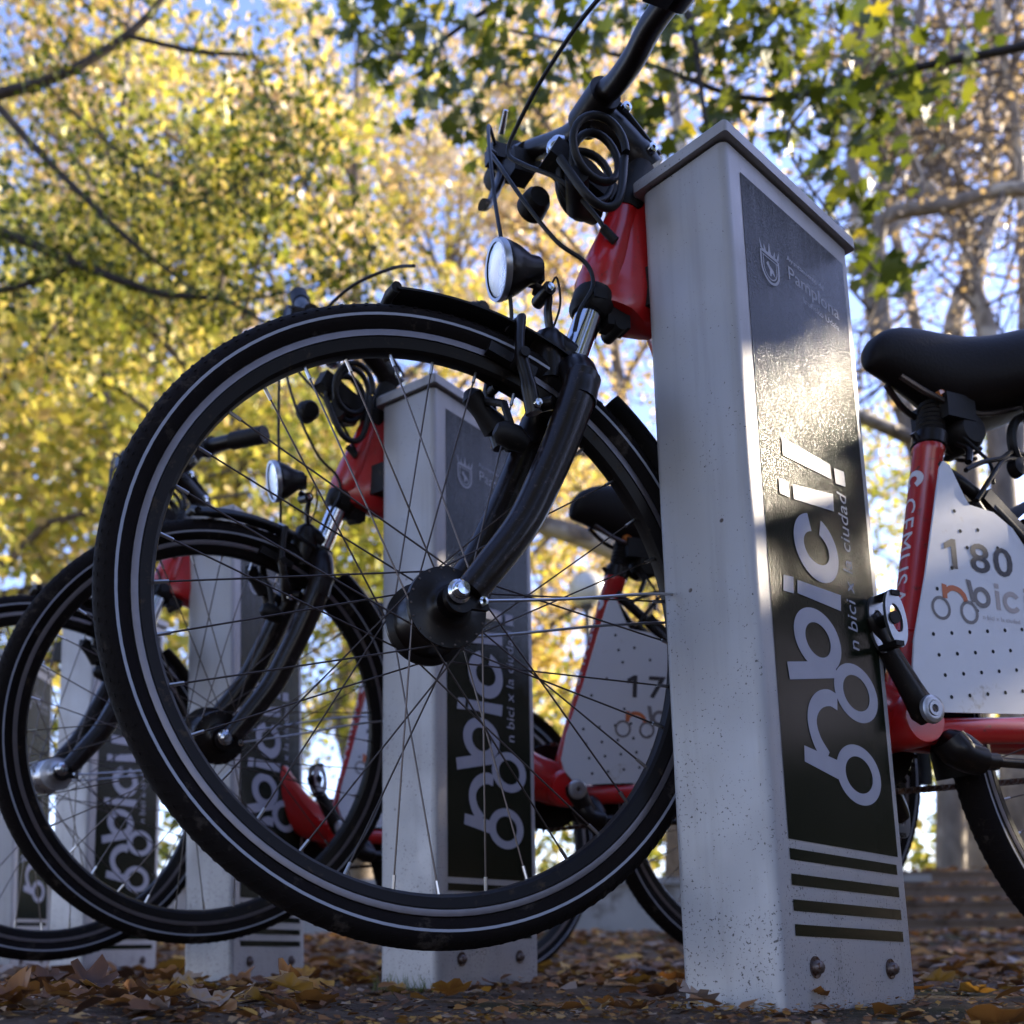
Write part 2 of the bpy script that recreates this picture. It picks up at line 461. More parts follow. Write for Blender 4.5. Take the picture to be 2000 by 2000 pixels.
rng = random.Random(7)
wall = MB()
for x0, x1 in ((-14.0, 2.84), (7.61, 16.0)):
    wall.box(((x0 + x1) / 2, WALL_Y + 0.12, 0.27), (x1 - x0, 0.24, 0.46))
w_ = wall.build("retaining_wall", MT['concrete'], smooth=False)
tag(w_, "low weathered concrete retaining wall below the raised lawn behind the bikes", "wall")
cop = None
for i in range(-11, 3):
    cp = MB(); cp.box((0, 0, 0), (1.175, 0.30, 0.05))
    if cop is None:
        cop = cp.build("coping_stone", MT['concrete'], w_, smooth=False)
        q = cop
    else:
        q = cop.copy(); COL.objects.link(q); q.parent = w_
    q.location = (i * 1.185 + 0.6, WALL_Y + 0.12, 0.527 + rng.uniform(-.004, .004))
steps = empty("stone_steps", (5.2, 7.05, 0.13), label="four brown stone steps strewn with leaves behind the rear wheel of bicycle 180", cat="steps")
proto_step = None
for k in range(4):
    for j in range(4):
        if proto_step is None:
            b = MB(); b.box((0, 0, 0), (1.175, 0.44, 0.132))
            b.box((0, -0.008, 0.058), (1.177, 0.46, 0.02))
            q = proto_step = b.build("step_block", MT['stone'], steps, smooth=False)
        else:
            q = proto_step.copy(); COL.objects.link(q); q.parent = steps
        q.location = (-1.77 + j * 1.18, 0.20 + k * 0.40, 0.066 + k * 0.137 + rng.uniform(-.003, .003))

# ---------------------------------------------------------------- posts
PW1, PW2, PH = 0.1114, 0.2803, 0.9457

def rrect(w, d, r, n=5, off=0.0):
    pts = []
    for cx, cy, a0 in ((w - r, r, -90), (w - r, d - r, 0), (r, d - r, 90), (r, r, 180)):
        for k in range(n + 1):
            a = rad(a0 + 90 * k / n)
            pts.append((cx + math.cos(a) * (r + off), cy + math.sin(a) * (r + off)))
    return pts

def text_mesh(body, size, align='LEFT', offset=0.0, spacing=1.0):
    cu = bpy.data.curves.new("txt", 'FONT')
    cu.body = body; cu.size = size; cu.align_x = align; cu.offset = offset; cu.space_character = spacing
    cu.resolution_u = 3
    o = bpy.data.objects.new("txt", cu); COL.objects.link(o)
    dg = bpy.context.evaluated_depsgraph_get()
    me = bpy.data.meshes.new_from_object(o.evaluated_get(dg))
    vs = [tuple(v.co) for v in me.vertices]; fs = [tuple(p.vertices) for p in me.polygons]
    bpy.data.objects.remove(o); bpy.data.curves.remove(cu); bpy.data.meshes.remove(me)
    return vs, fs

def stroke2d(pts, w, n_per=1):
    """flat ribbon along a 2D polyline -> quads"""
    vs, fs = [], []
    P = [Vector((p[0], p[1])) for p in pts]
    for i, p in enumerate(P):
        t = (P[min(i + 1, len(P) - 1)] - P[max(i - 1, 0)]).normalized()
        nn = Vector((-t.y, t.x)); ww = w[i] if isinstance(w, list) else w
        vs += [p + nn * ww / 2, p - nn * ww / 2]
    for i in range(len(P) - 1):
        fs.append((2 * i, 2 * i + 1, 2 * i + 3, 2 * i + 2))
    return vs, fs

def ring2d(cx, cy, ax, ay, bx, by, a0=0, a1=360, n=48, skew=0.0):
    vs, fs = [], []
    for k in range(n + 1):
        a = rad(a0 + (a1 - a0) * k / n)
        for rx, ry in ((ax, ay), (bx, by)):
            x = cx + math.cos(a) * rx; y = cy + math.sin(a) * ry
            vs.append(Vector((x + skew * (y - cy), y)))
    for k in range(n): fs.append((2 * k, 2 * k + 1, 2 * k + 3, 2 * k + 2))
    return vs, fs

class Flat:
    """flat print: coordinates (a,b) mapped to 3D by fn; each element a hair above the last"""
    def __init__(s, fn): s.mb = MB(); s.fn = fn; s.k = 0
    def put(s, vf):
        vs, fs = vf; h = s.k * 0.00006; s.k += 1
        s.mb.add([s.fn(v[0], v[1], h) for v in vs], fs)
    def poly(s, pts): s.put((pts, [tuple(range(len(pts)))]))

def nbici_mark(F, parts):
    """the bicycle lettering in (z, s) post coordinates; F.put in (s,z)"""
    pass

def make_post():
    root = empty("bike_dock_post")
    b = MB()
    poly = rrect(PW2, PW1, 0.0095)
    n = len(poly)
    vs, fs = [], []
    zs = [0.0, 0.15, 0.4, 0.7, PH]
    for z in zs: vs += [(x, y, z) for x, y in poly]
    for i in range(len(zs) - 1):
        for k in range(n):
            l = (k + 1) % n
            fs.append((i * n + k, i * n + l, (i + 1) * n + l, (i + 1) * n + k))
    b.add(vs, fs)
    body = b.build("post_body", MT['post'], root, angle=30)
    c = MB()
    oc = 0.0075
    for (z0, z1, off) in ((PH - 0.002, PH + 0.004, -0.002),):
        pl = rrect(PW2, PW1, 0.011, 5, off); c.prism(pl, z1 - z0, o=(0, 0, z0))
    gap = c.build("cap_gap_shade", MT['hole'], root)  # dark slab standing in for the shaded gap below the cap
    c = MB()
    capr = lambda off, r: [(x - off, y - off) for x, y in rrect(PW2 + 2 * off, PW1 + 2 * off, r)]
    lower = capr(oc, 0.005); mid = capr(oc, 0.005); top = capr(oc - 0.004, 0.004)
    vs = [(x, y, PH + 0.0035) for x, y in lower] + [(x, y, PH + 0.017) for x, y in mid] + [(x, y, PH + 0.0215) for x, y in top]
    fs = []
    for i in range(2):
        for k in range(n):
            l = (k + 1) % n; fs.append((i * n + k, i * n + l, (i + 1) * n + l, (i + 1) * n + k))
    fs += [tuple(range(n - 1, -1, -1)), tuple(range(2 * n, 3 * n))]
    c.add(vs, fs)
    c.build("post_cap", MT['post'], root, angle=30)
    # sticker and stripes on the long face (y = 0 plane, normal -y)
    def on(a, z, h=0.0): return (a, -0.0011 - h, z)
    s = MB()
    vs = [(0.029, -0.0006, 0.166), (0.262, -0.0006, 0.166), (0.262, -0.0006, 0.920), (0.029, -0.0006, 0.920)]
    s.add(vs, [(0, 1, 2, 3)])
    s.build("vinyl_sticker", MT['sticker'], root, smooth=False)
    for z0 in (0.1455, 0.1205, 0.0955, 0.0715):
        s = MB(); h = 0.0112
        s.add([(0.029, -0.0006, z0), (0.257, -0.0006, z0), (0.257, -0.0006, z0 + h), (0.029, -0.0006, z0 + h)], [(0, 1, 2, 3)])
        s.build("dark_stripe", MT['sticker'], root, smooth=False)
    # the big mark: n with two wheels, b i c i !
    F = Flat(on)
    F.put(ring2d(0.1865, 0.2500, 0.0500, 0.0335, 0.0305, 0.0205))
    F.put(ring2d(0.1965, 0.3445, 0.0500, 0.0335, 0.0303, 0.0205))
    F.poly([(0.072, 0.266), (0.0705, 0.249), (0.142, 0.2385), (0.150, 0.259)])
    arch = [(0.118, 0.259), (0.1005, 0.274), (0.0925, 0.292), (0.0965, 0.308), (0.111, 0.321), (0.132, 0.3275), (0.150, 0.3255)]
    arch = [(p.x, p.y) for p in spline([(a, b_, 0) for a, b_ in arch], 5)]
    F.put(stroke2d(arch, 0.0185))
    F.put(ring2d(0.1190, 0.3895, 0.0500, 0.0350, 0.0268, 0.0192))
    F.poly([(0.0500, 0.3510), (0.0530, 0.3325), (0.1560, 0.3540), (0.1500, 0.3720)])
    F.poly([(0.0840, 0.4490), (0.0820, 0.4335), (0.1760, 0.4360), (0.1790, 0.4555)])
    F.poly([(0.0560, 0.4475), (0.0530, 0.4290), (0.0740, 0.4310), (0.0765, 0.4500)])
    F.put(ring2d(0.1320, 0.4985, 0.0485, 0.0390, 0.0275, 0.0185, 108, 433))
    F.poly([(0.0900, 0.5610), (0.0900, 0.5435), (0.1795, 0.5570), (0.1808, 0.5790)])
    F.poly([(0.0610, 0.5590), (0.0610, 0.5410), (0.0810, 0.5425), (0.0810, 0.5605)])
    F.poly([(0.0740, 0.6110), (0.0740, 0.5900), (0.1804, 0.5970), (0.1797, 0.6155)])
    F.poly([(0.1885, 0.6140), (0.1895, 0.5950), (0.2131, 0.5985), (0.2125, 0.6175)])
    F.mb.build("bike_mark", MT['print'], root, smooth=False)
    F = Flat(on)
    vs, fs = text_mesh("n bici x la ciudad", 0.0262, spacing=1.02)
    mxx = max(v[0] for v in vs); sc = (0.5865 - 0.3955) / mxx
    F.put(([(0.2130 - v[1] * 1.22, 0.3955 + v[0] * sc) for v in vs], fs))
    F.mb.build("slogan", MT['print'], root, smooth=False)
    F = Flat(on)
    for txt, x0, z0, size, w in (("Pamplona", 0.118, 0.829, 0.030, 0.120), ("Ayuntamiento de", 0.118, 0.853, 0.012, 0.085), ("Iru\u00f1eko Udala", 0.150, 0.812, 0.014, 0.085)):
        vs, fs = text_mesh(txt, size); mxx = max(v[0] for v in vs); sc = w / mxx
        F.put(([(x0 + v[0] * sc, z0 + v[1] * 0.85) for v in vs], fs))
    F.mb.build("city_name", MT['printfaint'], root, smooth=False)
    # crest: shield outline, crown points, small beast
    F = Flat(on)
    sh = []
    cx, cz = 0.0790, 0.8215
    for k in range(33):
        a = math.pi + math.pi * k / 32
        sh.append((cx + math.cos(a) * 0.0185, cz + math.sin(a) * 0.0165 * (1 + 0.12 * abs(math.sin(a)))))
    outline = [(cx - 0.0185, cz + 0.017)] + sh + [(cx + 0.0185, cz + 0.017)]
    F.put(stroke2d(outline, 0.0032))
    F.put(stroke2d([(cx + (p[0] - cx) * 0.74, cz + (p[1] - cz) * 0.74) for p in outline], 0.0016))
    F.put(stroke2d([(cx - 0.0175, cz + 0.0175), (cx + 0.0175, cz + 0.0175)], 0.0042))
    F.put(stroke2d([(cx - 0.0165, cz + 0.0125), (cx + 0.0165, cz + 0.0125)], 0.0014))
    for dx, h, w in ((-0.018, 0.013, 0.004), (-0.010, 0.009, 0.0045), (0, 0.015, 0.006), (0.010, 0.009, 0.0045), (0.018, 0.013, 0.004)):
        F.poly([(cx + dx * 0.95 - w / 2, cz + 0.0185), (cx + dx * 0.95 + w / 2, cz + 0.0185), (cx + dx * 1.15, cz + 0.0185 + h)])
    F.poly([(cx - 0.009, cz + 0.003), (cx - 0.005, cz + 0.0075), (cx - 0.002, cz + 0.003), (cx + 0.006, cz - 0.001), (cx + 0.009, cz - 0.008), (cx + 0.005, cz - 0.006), (cx + 0.002, cz - 0.005), (cx, cz - 0.0105), (cx - 0.003, cz - 0.010), (cx - 0.002, cz - 0.003)])
    F.mb.build("crest", MT['printfaint'], root, smooth=False)
    # bolts
    for x in (0.0625, 0.2205):
        bo = MB()
        bo.lathe([(0.0, -0.0085), (0.0030, -0.0082), (0.0058, -0.0062), (0.0070, -0.003), (0.0074, 0.0)], 20, 'Y')
        bo.lathe([(0.0074, 0), (0.0110, -0.0006), (0.0110, 0.0)], 20, 'Y')
        bo.build("bolt", MT['rust'], root, loc=(x, -0.0005, 0.042))
    # locking arm towards the bike's head tube (on the hidden side)
    a = MB(); a.box((0.03, PW1 + 0.014, 0.83), (0.05, 0.030, 0.05)); a.tube([(0.03, PW1 + 0.02, 0.83), (0.03, PW1 + 0.045, 0.83)], 0.014)
    a.build("locking_arm", MT['plastic'], root)
    return root

POSTS = [  # x, y, yaw, lean x, lean y, z
    (0.3578, 0.9776, 0.6996, 0.0069, 0.0285, 0.0),
    (0.0526, 1.5357, 0.8688, 0.0077, -0.0260, 0.004),
    (-0.3197, 1.9754, 1.1377, -0.0188, 0.0100, 0.0),
    (-0.7600, 2.4900, 1.1300, -0.0050, -0.0100, -0.003),
    (-1.1124, 2.9821, 1.5352, -0.0241, -0.0230, -0.005)]
PLAB = ["tall pale grey docking post in front, mud speckled foot, sun glare on its dark sticker",
        "grey docking post seen through the spokes of the nearest front wheel",
        "grey docking post third from the front, standing behind the second bicycle's front wheel",
        "empty narrow looking docking post fourth from the front, behind the furthest front wheel",
        "docking post furthest left, cut off by the edge of the photo"]
pp = make_post()
post_objs = []
for i, (x, y, yaw, lx, ly, z) in enumerate(POSTS):
    o = pp if i == 0 else copy_tree(pp)
    X = Vector((math.cos(yaw), math.sin(yaw), 0)); Y = Vector((-math.sin(yaw), math.cos(yaw), 0)); Z = Vector((lx, ly, 1))
    mm = Matrix((X, Y, Z)).transposed().to_4x4()
    q = Z.normalized()
    Xo = (X - q * X.dot(q)).normalized(); Yo = q.cross(Xo)
    mm = Matrix((Xo, Yo, q)).transposed().to_4x4(); mm.translation = Vector((x, y, z))
    o.matrix_world = mm
    tag(o, PLAB[i], "docking post", "bike docking posts in a row")
    post_objs.append(o)
# ---------------------------------------------------------------- bicycles
# local axes: origin at the front hub, +X towards the rear wheel, +Z up, -Y the side seen in the photo
STEER = set()
def torus_prof(R, r, n=14, flat=1.0, a0=0, a1=360):
    return [(R + math.cos(rad(a0 + (a1 - a0) * k / n)) * r, math.sin(rad(a0 + (a1 - a0) * k / n)) * r * flat) for k in range(n)]

def make_wheel(root, name, hub_r, hub_w, spoke_seed=0, loc=(0, 0, 0), hubmat='black', nseg=120):
    # rim profile (radius, width) as closed loop, with recessed channels beside the brake track
    prof = [(0.2890, 0.0), (0.2900, -0.0060), (0.2930, -0.0095), (0.3005, -0.0118), (0.3035, -0.0128), (0.3038, -0.0118), (0.3048, -0.0118),
            (0.3050, -0.0130), (0.3120, -0.0132), (0.3135, -0.0120), (0.3140, -0.0080), (0.3140, 0.0080), (0.3135, 0.0120), (0.3120, 0.0132),
            (0.3050, 0.0130), (0.3048, 0.0118), (0.3038, 0.0118), (0.3035, 0.0128), (0.3005, 0.0118), (0.2930, 0.0095), (0.2900, 0.0060)]
    b = MB(); b.lathe(prof, nseg, 'Y', closed=True)
    w = b.build(name, MT['rim'], root, loc=loc, angle=25)
    for s in (-1, 1):
        t = MB(); t.lathe([(0.3052, s * 0.01325), (0.3085, s * 0.01365), (0.3118, s * 0.01335)], nseg, 'Y')
        t.build("brake_track", MT['track'], w)
    # tyre with side-wall shape
    tp = []
    for k in range(17):
        a = rad(-118 + 236 * k / 16)
        R = 0.3275 + math.cos(a) * 0.0178; h = math.sin(a) * 0.0195
        tp.append((R, h))
    tp = [(0.3128, -0.0120)] + tp + [(0.3128, 0.0120)]
    t = MB(); t.lathe(tp, nseg, 'Y')
    ty = t.build("tyre", MT['tyre'], w, angle=60)
    # tread blocks: small chevrons on the shoulders
    t = MB(); nb = 150
    for k in range(nb):
        for s in (-1, 1):
            a = 2 * math.pi * (k + (0.5 if s > 0 else 0)) / nb
            for (aa0, aa1, ph) in ((18, 38, 0.0), (42, 62, 0.25)):
                vs = []
                for aa, da in ((aa0, -0.0055), (aa0, 0.0055), (aa1, 0.0145), (aa1, 0.0035)):
                    for up_ in (0.0, 0.0016):
                        A = rad(aa); rr = 0.3275 + math.cos(A) * (0.0177 + up_ * .5); hh = s * math.sin(A) * (0.0194 + up_ * .5)
                        an = a + da + ph * 2 * math.pi / nb
                        vs.append((math.cos(an) * rr, hh, math.sin(an) * rr))
                t.add(vs, [(1, 3, 5, 7), (0, 1, 7, 6), (2, 4, 5, 3), (0, 2, 3, 1), (4, 6, 7, 5)])
    tr = t.build("tread", MT['tyre'], w, smooth=False); tag(tr, kind="stuff")
    for s in (-1, 1):
        t = MB()
        pr = []
        for aa in (77, 80, 83, 86):
            A = rad(aa + 14); pr.append((0.3275 + math.cos(A) * 0.0184, s * math.sin(A) * 0.0201))
        t.lathe(pr, nseg, 'Y'); t.build("reflective_stripe", MT['stripe'], w)
    # hub
    h = MB()
    fl = hub_w / 2
    h.lathe([(0.0, -fl - 0.012), (0.017, -fl - 0.012), (0.020, -fl - 0.006), (hub_r * 0.72, -fl - 0.003), (hub_r + 0.006, -fl - 0.001), (hub_r + 0.007, -fl + 0.003),
             (hub_r, -fl + 0.006), (hub_r * 0.96, -fl + 0.012), (hub_r * 0.98, 0.0), (hub_r * 1.02, fl - 0.010), (hub_r + 0.002, fl - 0.006), (hub_r + 0.009, fl - 0.003),
             (hub_r + 0.009, fl + 0.001), (hub_r * 0.7, fl + 0.004), (0.02, fl + 0.010), (0.0, fl + 0.010)], 48, 'Y')
    h.build("hub", MT[hubmat], w)
    h = MB()
    for k in range(18):
        a = 2 * math.pi * k / 18
        h.lathe([(0.0, -0.0008), (0.0012, -0.0005), (0.0014, 0.0)], 8, 'Y', c=(math.cos(a) * (hub_r + 0.0035), -fl - 0.0015, math.sin(a) * (hub_r + 0.0035)))
    h.build("spoke_head", MT['spoke'], w)
    # spokes: 36, crossed
    sp = None
    for k in range(36):
        side = -1 if k % 2 == 0 else 1
        ra = 2 * math.pi * k / 36
        lead = 1 if (k // 2) % 2 == 0 else -1
        ha = ra + lead * rad(62)
        P0 = Vector((math.cos(ha) * (hub_r + 0.0035), side * fl, math.sin(ha) * (hub_r + 0.0035)))
        P1 = Vector((math.cos(ra) * 0.2885, side * 0.002, math.sin(ra) * 0.2885))
        m = MB(); m.mi = 0
        d = (P0 - P1).normalized()
        m.tube([P0, P1 + d * 0.010], 0.00098, 6, caps=False)
        m.mi = 1
        m.tube([P1 - d * 0.001, P1 + d * 0.013], 0.0019, 6)
        m.build("spoke", [MT['spoke'], MT['nipple']], w)
    return w

def axisdir():  # steering axis direction
    return Vector((0.355, 0, 0.935)).normalized()
SA0 = Vector((0.187, 0, 0.357))   # a point on the steering axis
def on_axis(v):  # point on the axis at height v
    d = axisdir(); return SA0 + d * ((v - SA0.z) / d.z)

def make_bike():
    root = empty("bicycle")
    st = []
    def S(o): st.append(o.name); return o
    AX = axisdir()
    # ---------------- front wheel
    w = S(make_wheel(root, "front_wheel", 0.037, 0.060))
    # ---------------- fork
    crown = MB()
    crown.tube([on_axis(0.285), on_axis(0.322)], [0.023, 0.0215], 20)
    crown.tube(spline([(0.146, -0.055, 0.240), (0.154, -0.050, 0.268), (0.164, -0.026, 0.296), (0.168, 0, 0.304), (0.164, 0.026, 0.296), (0.154, 0.050, 0.268), (0.146, 0.055, 0.240)], 6), 0.0200, 16)
    crown.tube([(0.142, 0, 0.290), (0.142, 0, 0.330), (0.146, 0, 0.348), (0.150, 0, 0.358)], [0.022, 0.022, 0.018, 0.009], 20)
    crown.tube([(0.140, 0, 0.352), (0.170, 0, 0.330)], [0.013, 0.018], 12)
    S(crown.build("fork_crown", MT['black'], root))
    for s in (-1, 1):
        y = 0.055 * s
        leg = MB()
        pts = spline([(0.156, y * 0.96, 0.272), (0.143, y, 0.238), (0.125, y * 1.02, 0.194), (0.104, y * 1.04, 0.148), (0.073, y * 1.06, 0.088), (0.034, y * 1.08, 0.036), (0.010, y * 1.09, 0.006)], 6)
        n = len(pts); rs = [0.0212 - 0.0045 * (i / (n - 1)) ** 2 for i in range(n)]
        leg.tube(pts, rs, 20, flat=(0.88, 0.95))
        lo = S(leg.build("fork_leg", MT['fork'], root))
        d = MB()
        d.lathe([(0.0, -0.0035), (0.0165, -0.0035), (0.0170, 0.0035), (0.0, 0.0035)], 24, 'Y', c=(0.0, y * 1.09, 0.0))
        d.box((0.012, y * 1.09, -0.004), (0.036, 0.0066, 0.014))
        d.build("dropout", MT['black'], lo)
        a = MB()
        yy = y * 1.09 + s * 0.004
        a.lathe([(0.0, s * 0.0145), (0.0065, s * 0.0140), (0.0092, s * 0.0110), (0.0100, s * 0.0065), (0.0098, s * 0.0045), (0.0125, s * 0.003), (0.0125, 0.0)], 24, 'Y', c=(-0.003, yy, 0.004))
        a.build("axle_nut", MT['chrome'], lo)
        # stay eyelet bolt
        e = MB(); e.lathe([(0.0022, s * 0.0065), (0.0048, s * 0.006), (0.0052, 0.0)], 14, 'Y', c=(0.022, yy, -0.004)); e.build("eyelet_bolt", MT['chrome'], lo)
        # mudguard stay
        t = MB(); t.tube(spline([(0.024, yy + s * 0.003, -0.003), (0.12, yy * 0.98, 0.012), (0.24, yy * 0.9, 0.034), (0.352, yy * 0.62, 0.046)], 5), 0.0017, 8)
        S(t.build("mudguard_stay", MT['steel'], root))
        # V brake arm, pad and boss
        br = MB()
        by = 0.030 * s
        br.tube([(0.118, y * 0.95, 0.236), (0.100, by, 0.238)], 0.0075, 12)
        br.tube(spline([(0.100, by * 1.35, 0.226), (0.092, by * 1.45, 0.262), (0.086, by * 1.3, 0.300), (0.094, by * 1.0, 0.345)], 5), [0.0095] * 5 + [0.008] * 5 + [0.006] * 6, 12, flat=(1.0, 0.9))
        ba = S(br.build("brake_arm", MT['black'], root))
        p = MB(); p.box((0.085, s * 0.0205, 0.296), (0.060, 0.011, 0.012), Matrix.Rotation(rad(20), 3, 'Y'))
        p.tube([(0.088, s * 0.022, 0.290), (0.086, s * 0.052, 0.290)], 0.0058, 10)
        p.build("brake_pad", MT['plastic'], ba)
        bb_ = MB(); bb_.lathe([(0.0, s * 0.004), (0.0042, s * 0.0035), (0.0050, 0)], 12, 'Y', c=(0.099, by * 1.35 + s * 0.011, 0.232)); bb_.build("brake_bolt", MT['chrome'], ba)
    # small dark spring box of the dynamo / brake seen in front of the far leg
    t = MB(); t.tube([(0.056, 0.030, 0.283), (0.060, 0.030, 0.276), (0.072, 0.031, 0.262), (0.090, 0.033, 0.246), (0.094, 0.033, 0.242)], [0.006, 0.013, 0.011, 0.016, 0.009], 14)
    t.tube([(0.064, -0.020, 0.212), (0.070, -0.020, 0.210), (0.086, -0.021, 0.205), (0.100, -0.022, 0.198)], [0.007, 0.013, 0.014, 0.009], 14)
    t.tube([(0.074, 0.02, 0.268), (0.080, -0.01, 0.250), (0.086, -0.02, 0.210)], 0.0045, 8)
    S(t.build("brake_shoe_holder", MT['plastic'], root))
    # polished stanchion and collars
    t = MB(); t.tube([on_axis(0.312), on_axis(0.402)], 0.0168, 32)
    S(t.build("stanchion", MT['chrome'], root))
    t = MB(); t.tube([on_axis(0.312), on_axis(0.321)], 0.0215, 28); S(t.build("seal_ring", MT['plastic'], root))
    t = MB(); t.tube([on_axis(0.388), on_axis(0.394), on_axis(0.412), on_axis(0.418)], [0.020, 0.0255, 0.0265, 0.024], 28)
    t.box(on_axis(0.402) + Vector((0.026, -0.006, -0.016)), (0.030, 0.022, 0.024))
    t.tube([on_axis(0.398) + Vector((0.03, -0.018, -0.02)), on_axis(0.398) + Vector((0.03, 0.014, -0.02))], 0.009, 12)
    t.box(on_axis(0.403) + Vector((-0.004, -0.0235, 0)), (0.016, 0.006, 0.012))
    S(t.build("steering_collar", MT['plastic'], root))
    # ---------------- front mudguard: short tip in front, long part behind the fork
    for nm, A0, A1 in (("mudguard_front", 98, 63), ("mudguard_rear", 52, 4)):
        m = MB(); vs, fs = [], []
        n = 26; cross = 9
        for k in range(n + 1):
            a = rad(A0 + (A1 - A0) * k / n)
            taper = 1.0
            for layer in (0, 1):
                for j in range(cross):
                    q = -1 + 2 * j / (cross - 1)
                    R = 0.362 - 0.010 * q * q + (0.0025 if layer else 0)
                    vs.append((math.cos(a) * R, q * 0.025 * taper, math.sin(a) * R))
        W = 2 * cross
        for k in range(n):
            for j in range(cross - 1):
                fs.append((k * W + j, k * W + j + 1, (k + 1) * W + j + 1, (k + 1) * W + j))
                fs.append((k * W + cross + j + 1, k * W + cross + j, (k + 1) * W + cross + j, (k + 1) * W + cross + j + 1))
            for j0, j1 in ((0, cross), (2 * cross - 1, cross - 1)):
                fs.append((k * W + j0, (k + 1) * W + j0, (k + 1) * W + j1, k * W + j1))
        for k in (0, n):
            fs.append(tuple([k * W + j for j in range(cross)] + [k * W + cross + j for j in range(cross - 1, -1, -1)]))
        m.add(vs, fs)
        if A0 == 98:   # rolled lip at the tip
            a = rad(98); m.tube([(math.cos(a) * 0.358, -0.022, math.sin(a) * 0.356), (math.cos(a) * 0.3605, 0, math.sin(a) * 0.3605), (math.cos(a) * 0.358, 0.022, math.sin(a) * 0.356)], 0.006, 10)
            S(m.build(nm, MT['plastic'], root))
            t = MB(); t.tube([(0.160, 0, 0.335), (0.140, 0, 0.345)], 0.010, 10); S(t.build("mudguard_bracket", MT['steel'], root))
        else:
            o = S(m.build(nm, MT['plastic'], root))
            f_ = MB(); a = rad(4); f_.box((math.cos(a) * 0.352, 0, math.sin(a) * 0.352 - 0.03), (0.004, 0.05, 0.07), Matrix.Rotation(rad(6), 3, 'Y')); f_.build("mud_flap", MT['plastic'], o)
    # ---------------- headlamp
    R8 = Matrix.Rotation(rad(-7), 3, 'Z') @ Matrix.Rotation(rad(-10), 3, 'Y')
    Lm = MB()
    def lampprof(b, pr, c, R):
        # turned about local -X
        Q = R @ Matrix(((0, 0, 1), (0, 1, 0), (-1, 0, 0)))
        b.lathe(pr, 36, 'Z', c=c, R=R @ Matrix(((0, 0, 1), (0, 1, 0), (1, 0, 0))))
    c0 = Vector((0.079, -0.002, 0.418))
    lampprof(Lm, [(0.0295, 0.0), (0.0325, 0.0005), (0.0330, 0.006), (0.0315, 0.012), (0.0265, 0.024), (0.0165, 0.040), (0.0145, 0.050), (0.0120, 0.054), (0.0, 0.054)], c0, R8)
    Lm.box(c0 + Vector((0.046, 0, 0.006)), (0.022, 0.018, 0.022))
    lamp = S(Lm.build("headlamp", MT['black'], root))
    g = MB(); lampprof(g, [(0.0290, -0.0008), (0.0328, -0.0012), (0.0336, 0.003), (0.0332, 0.0065)], c0, R8); g.build("lamp_bezel", MT['steel'], lamp)
    g = MB(); lampprof(g, [(0.0295, 0.0012), (0.022, -0.0008), (0.012, -0.0018), (0.0, -0.002)], c0, R8); g.build("lens", MT['glass'], lamp)
    g = MB(); lampprof(g, [(0.0290, 0.003), (0.0235, 0.009), (0.0150, 0.015), (0.0060, 0.018), (0.0045, 0.010), (0.0, 0.008)], c0, R8); g.build("reflector_bowl", MT['steel'], lamp)
    g = MB(); g.tube(spline([(0.128, 0.0, 0.408), (0.142, -0.006, 0.396), (0.140, -0.008, 0.376), (0.146, -0.003, 0.352), (0.152, 0, 0.335)], 5), 0.0055, 10, flat=(1.6, .8))
    g.tube([(0.138, -0.018, 0.400), (0.138, 0.012, 0.400)], 0.008, 12)
    br_ = S(g.build("lamp_bracket", MT['black'], root))
    g = MB(); g.lathe([(0, -0.004), (0.0042, -0.0035), (0.0050, 0)], 12, 'Y', c=(0.138, -0.018, 0.400)); g.build("bracket_bolt", MT['chrome'], br_)
    # ---------------- head tube (red, flared at the foot) and frame
    h = MB()
    pts = [on_axis(v) for v in (0.414, 0.425, 0.455, 0.50, 0.532, 0.538)]
    h.tube(pts, [0.024, 0.0285, 0.0275, 0.0230, 0.0215, 0.0200], 36)
    h.build("head_tube", MT['red'], root)
    gs = MB(); vs, fs = [], []; n = 28
    secs_ = [(0.392, 0.214, 0.262, .012), (0.400, 0.196, 0.285, .027), (0.415, 0.188, 0.312, .031), (0.440, 0.198, 0.330, .031), (0.475, 0.214, 0.338, .028), (0.510, 0.226, 0.336, .025), (0.535, 0.234, 0.330, .023), (0.548, 0.238, 0.322, .021), (0.552, 0.244, 0.314, .014)]
    for (z, xa, xb, hy) in secs_:
        for k in range(n):
            a = 2 * math.pi * k / n; ca, sa = math.cos(a), math.sin(a)
            f_ = 1.0 - 0.45 * max(0.0, ca)
            vs.append(((xa + xb) / 2 + ca * (xb - xa) / 2, math.copysign(abs(sa) ** 0.9, sa) * hy * f_, z - 0.28 * (ca * (xb - xa) / 2 + (xb - xa) / 2 - 0.02)))
    for i in range(len(secs_) - 1):
        for k in range(n):
            l = (k + 1) % n; fs.append((i * n + k, i * n + l, (i + 1) * n + l, (i + 1) * n + k))
    fs.append(tuple(range(n - 1, -1, -1))); fs.append(tuple((len(secs_) - 1) * n + k for k in range(n)))
    gs.add(vs, fs); gs.build("head_gusset", MT['red'], root)
    d = MB()
    pts = spline([(0.282, 0, 0.470), (0.325, 0, 0.400), (0.362, 0, 0.295), (0.402, 0, 0.160), (0.455, 0, 0.045), (0.535, 0, -0.035), (0.622, 0, -0.066)], 7)
    n = len(pts); rs = [0.030 + 0.010 * math.sin(math.pi * i / (n - 1)) for i in range(n)]
    d.tube(pts, rs, 28, flat=(0.85, 1.25))
    dt = d.build("down_tube", MT['red'], root)
    # BB shell
    BB = Vector((0.622, 0, -0.070))
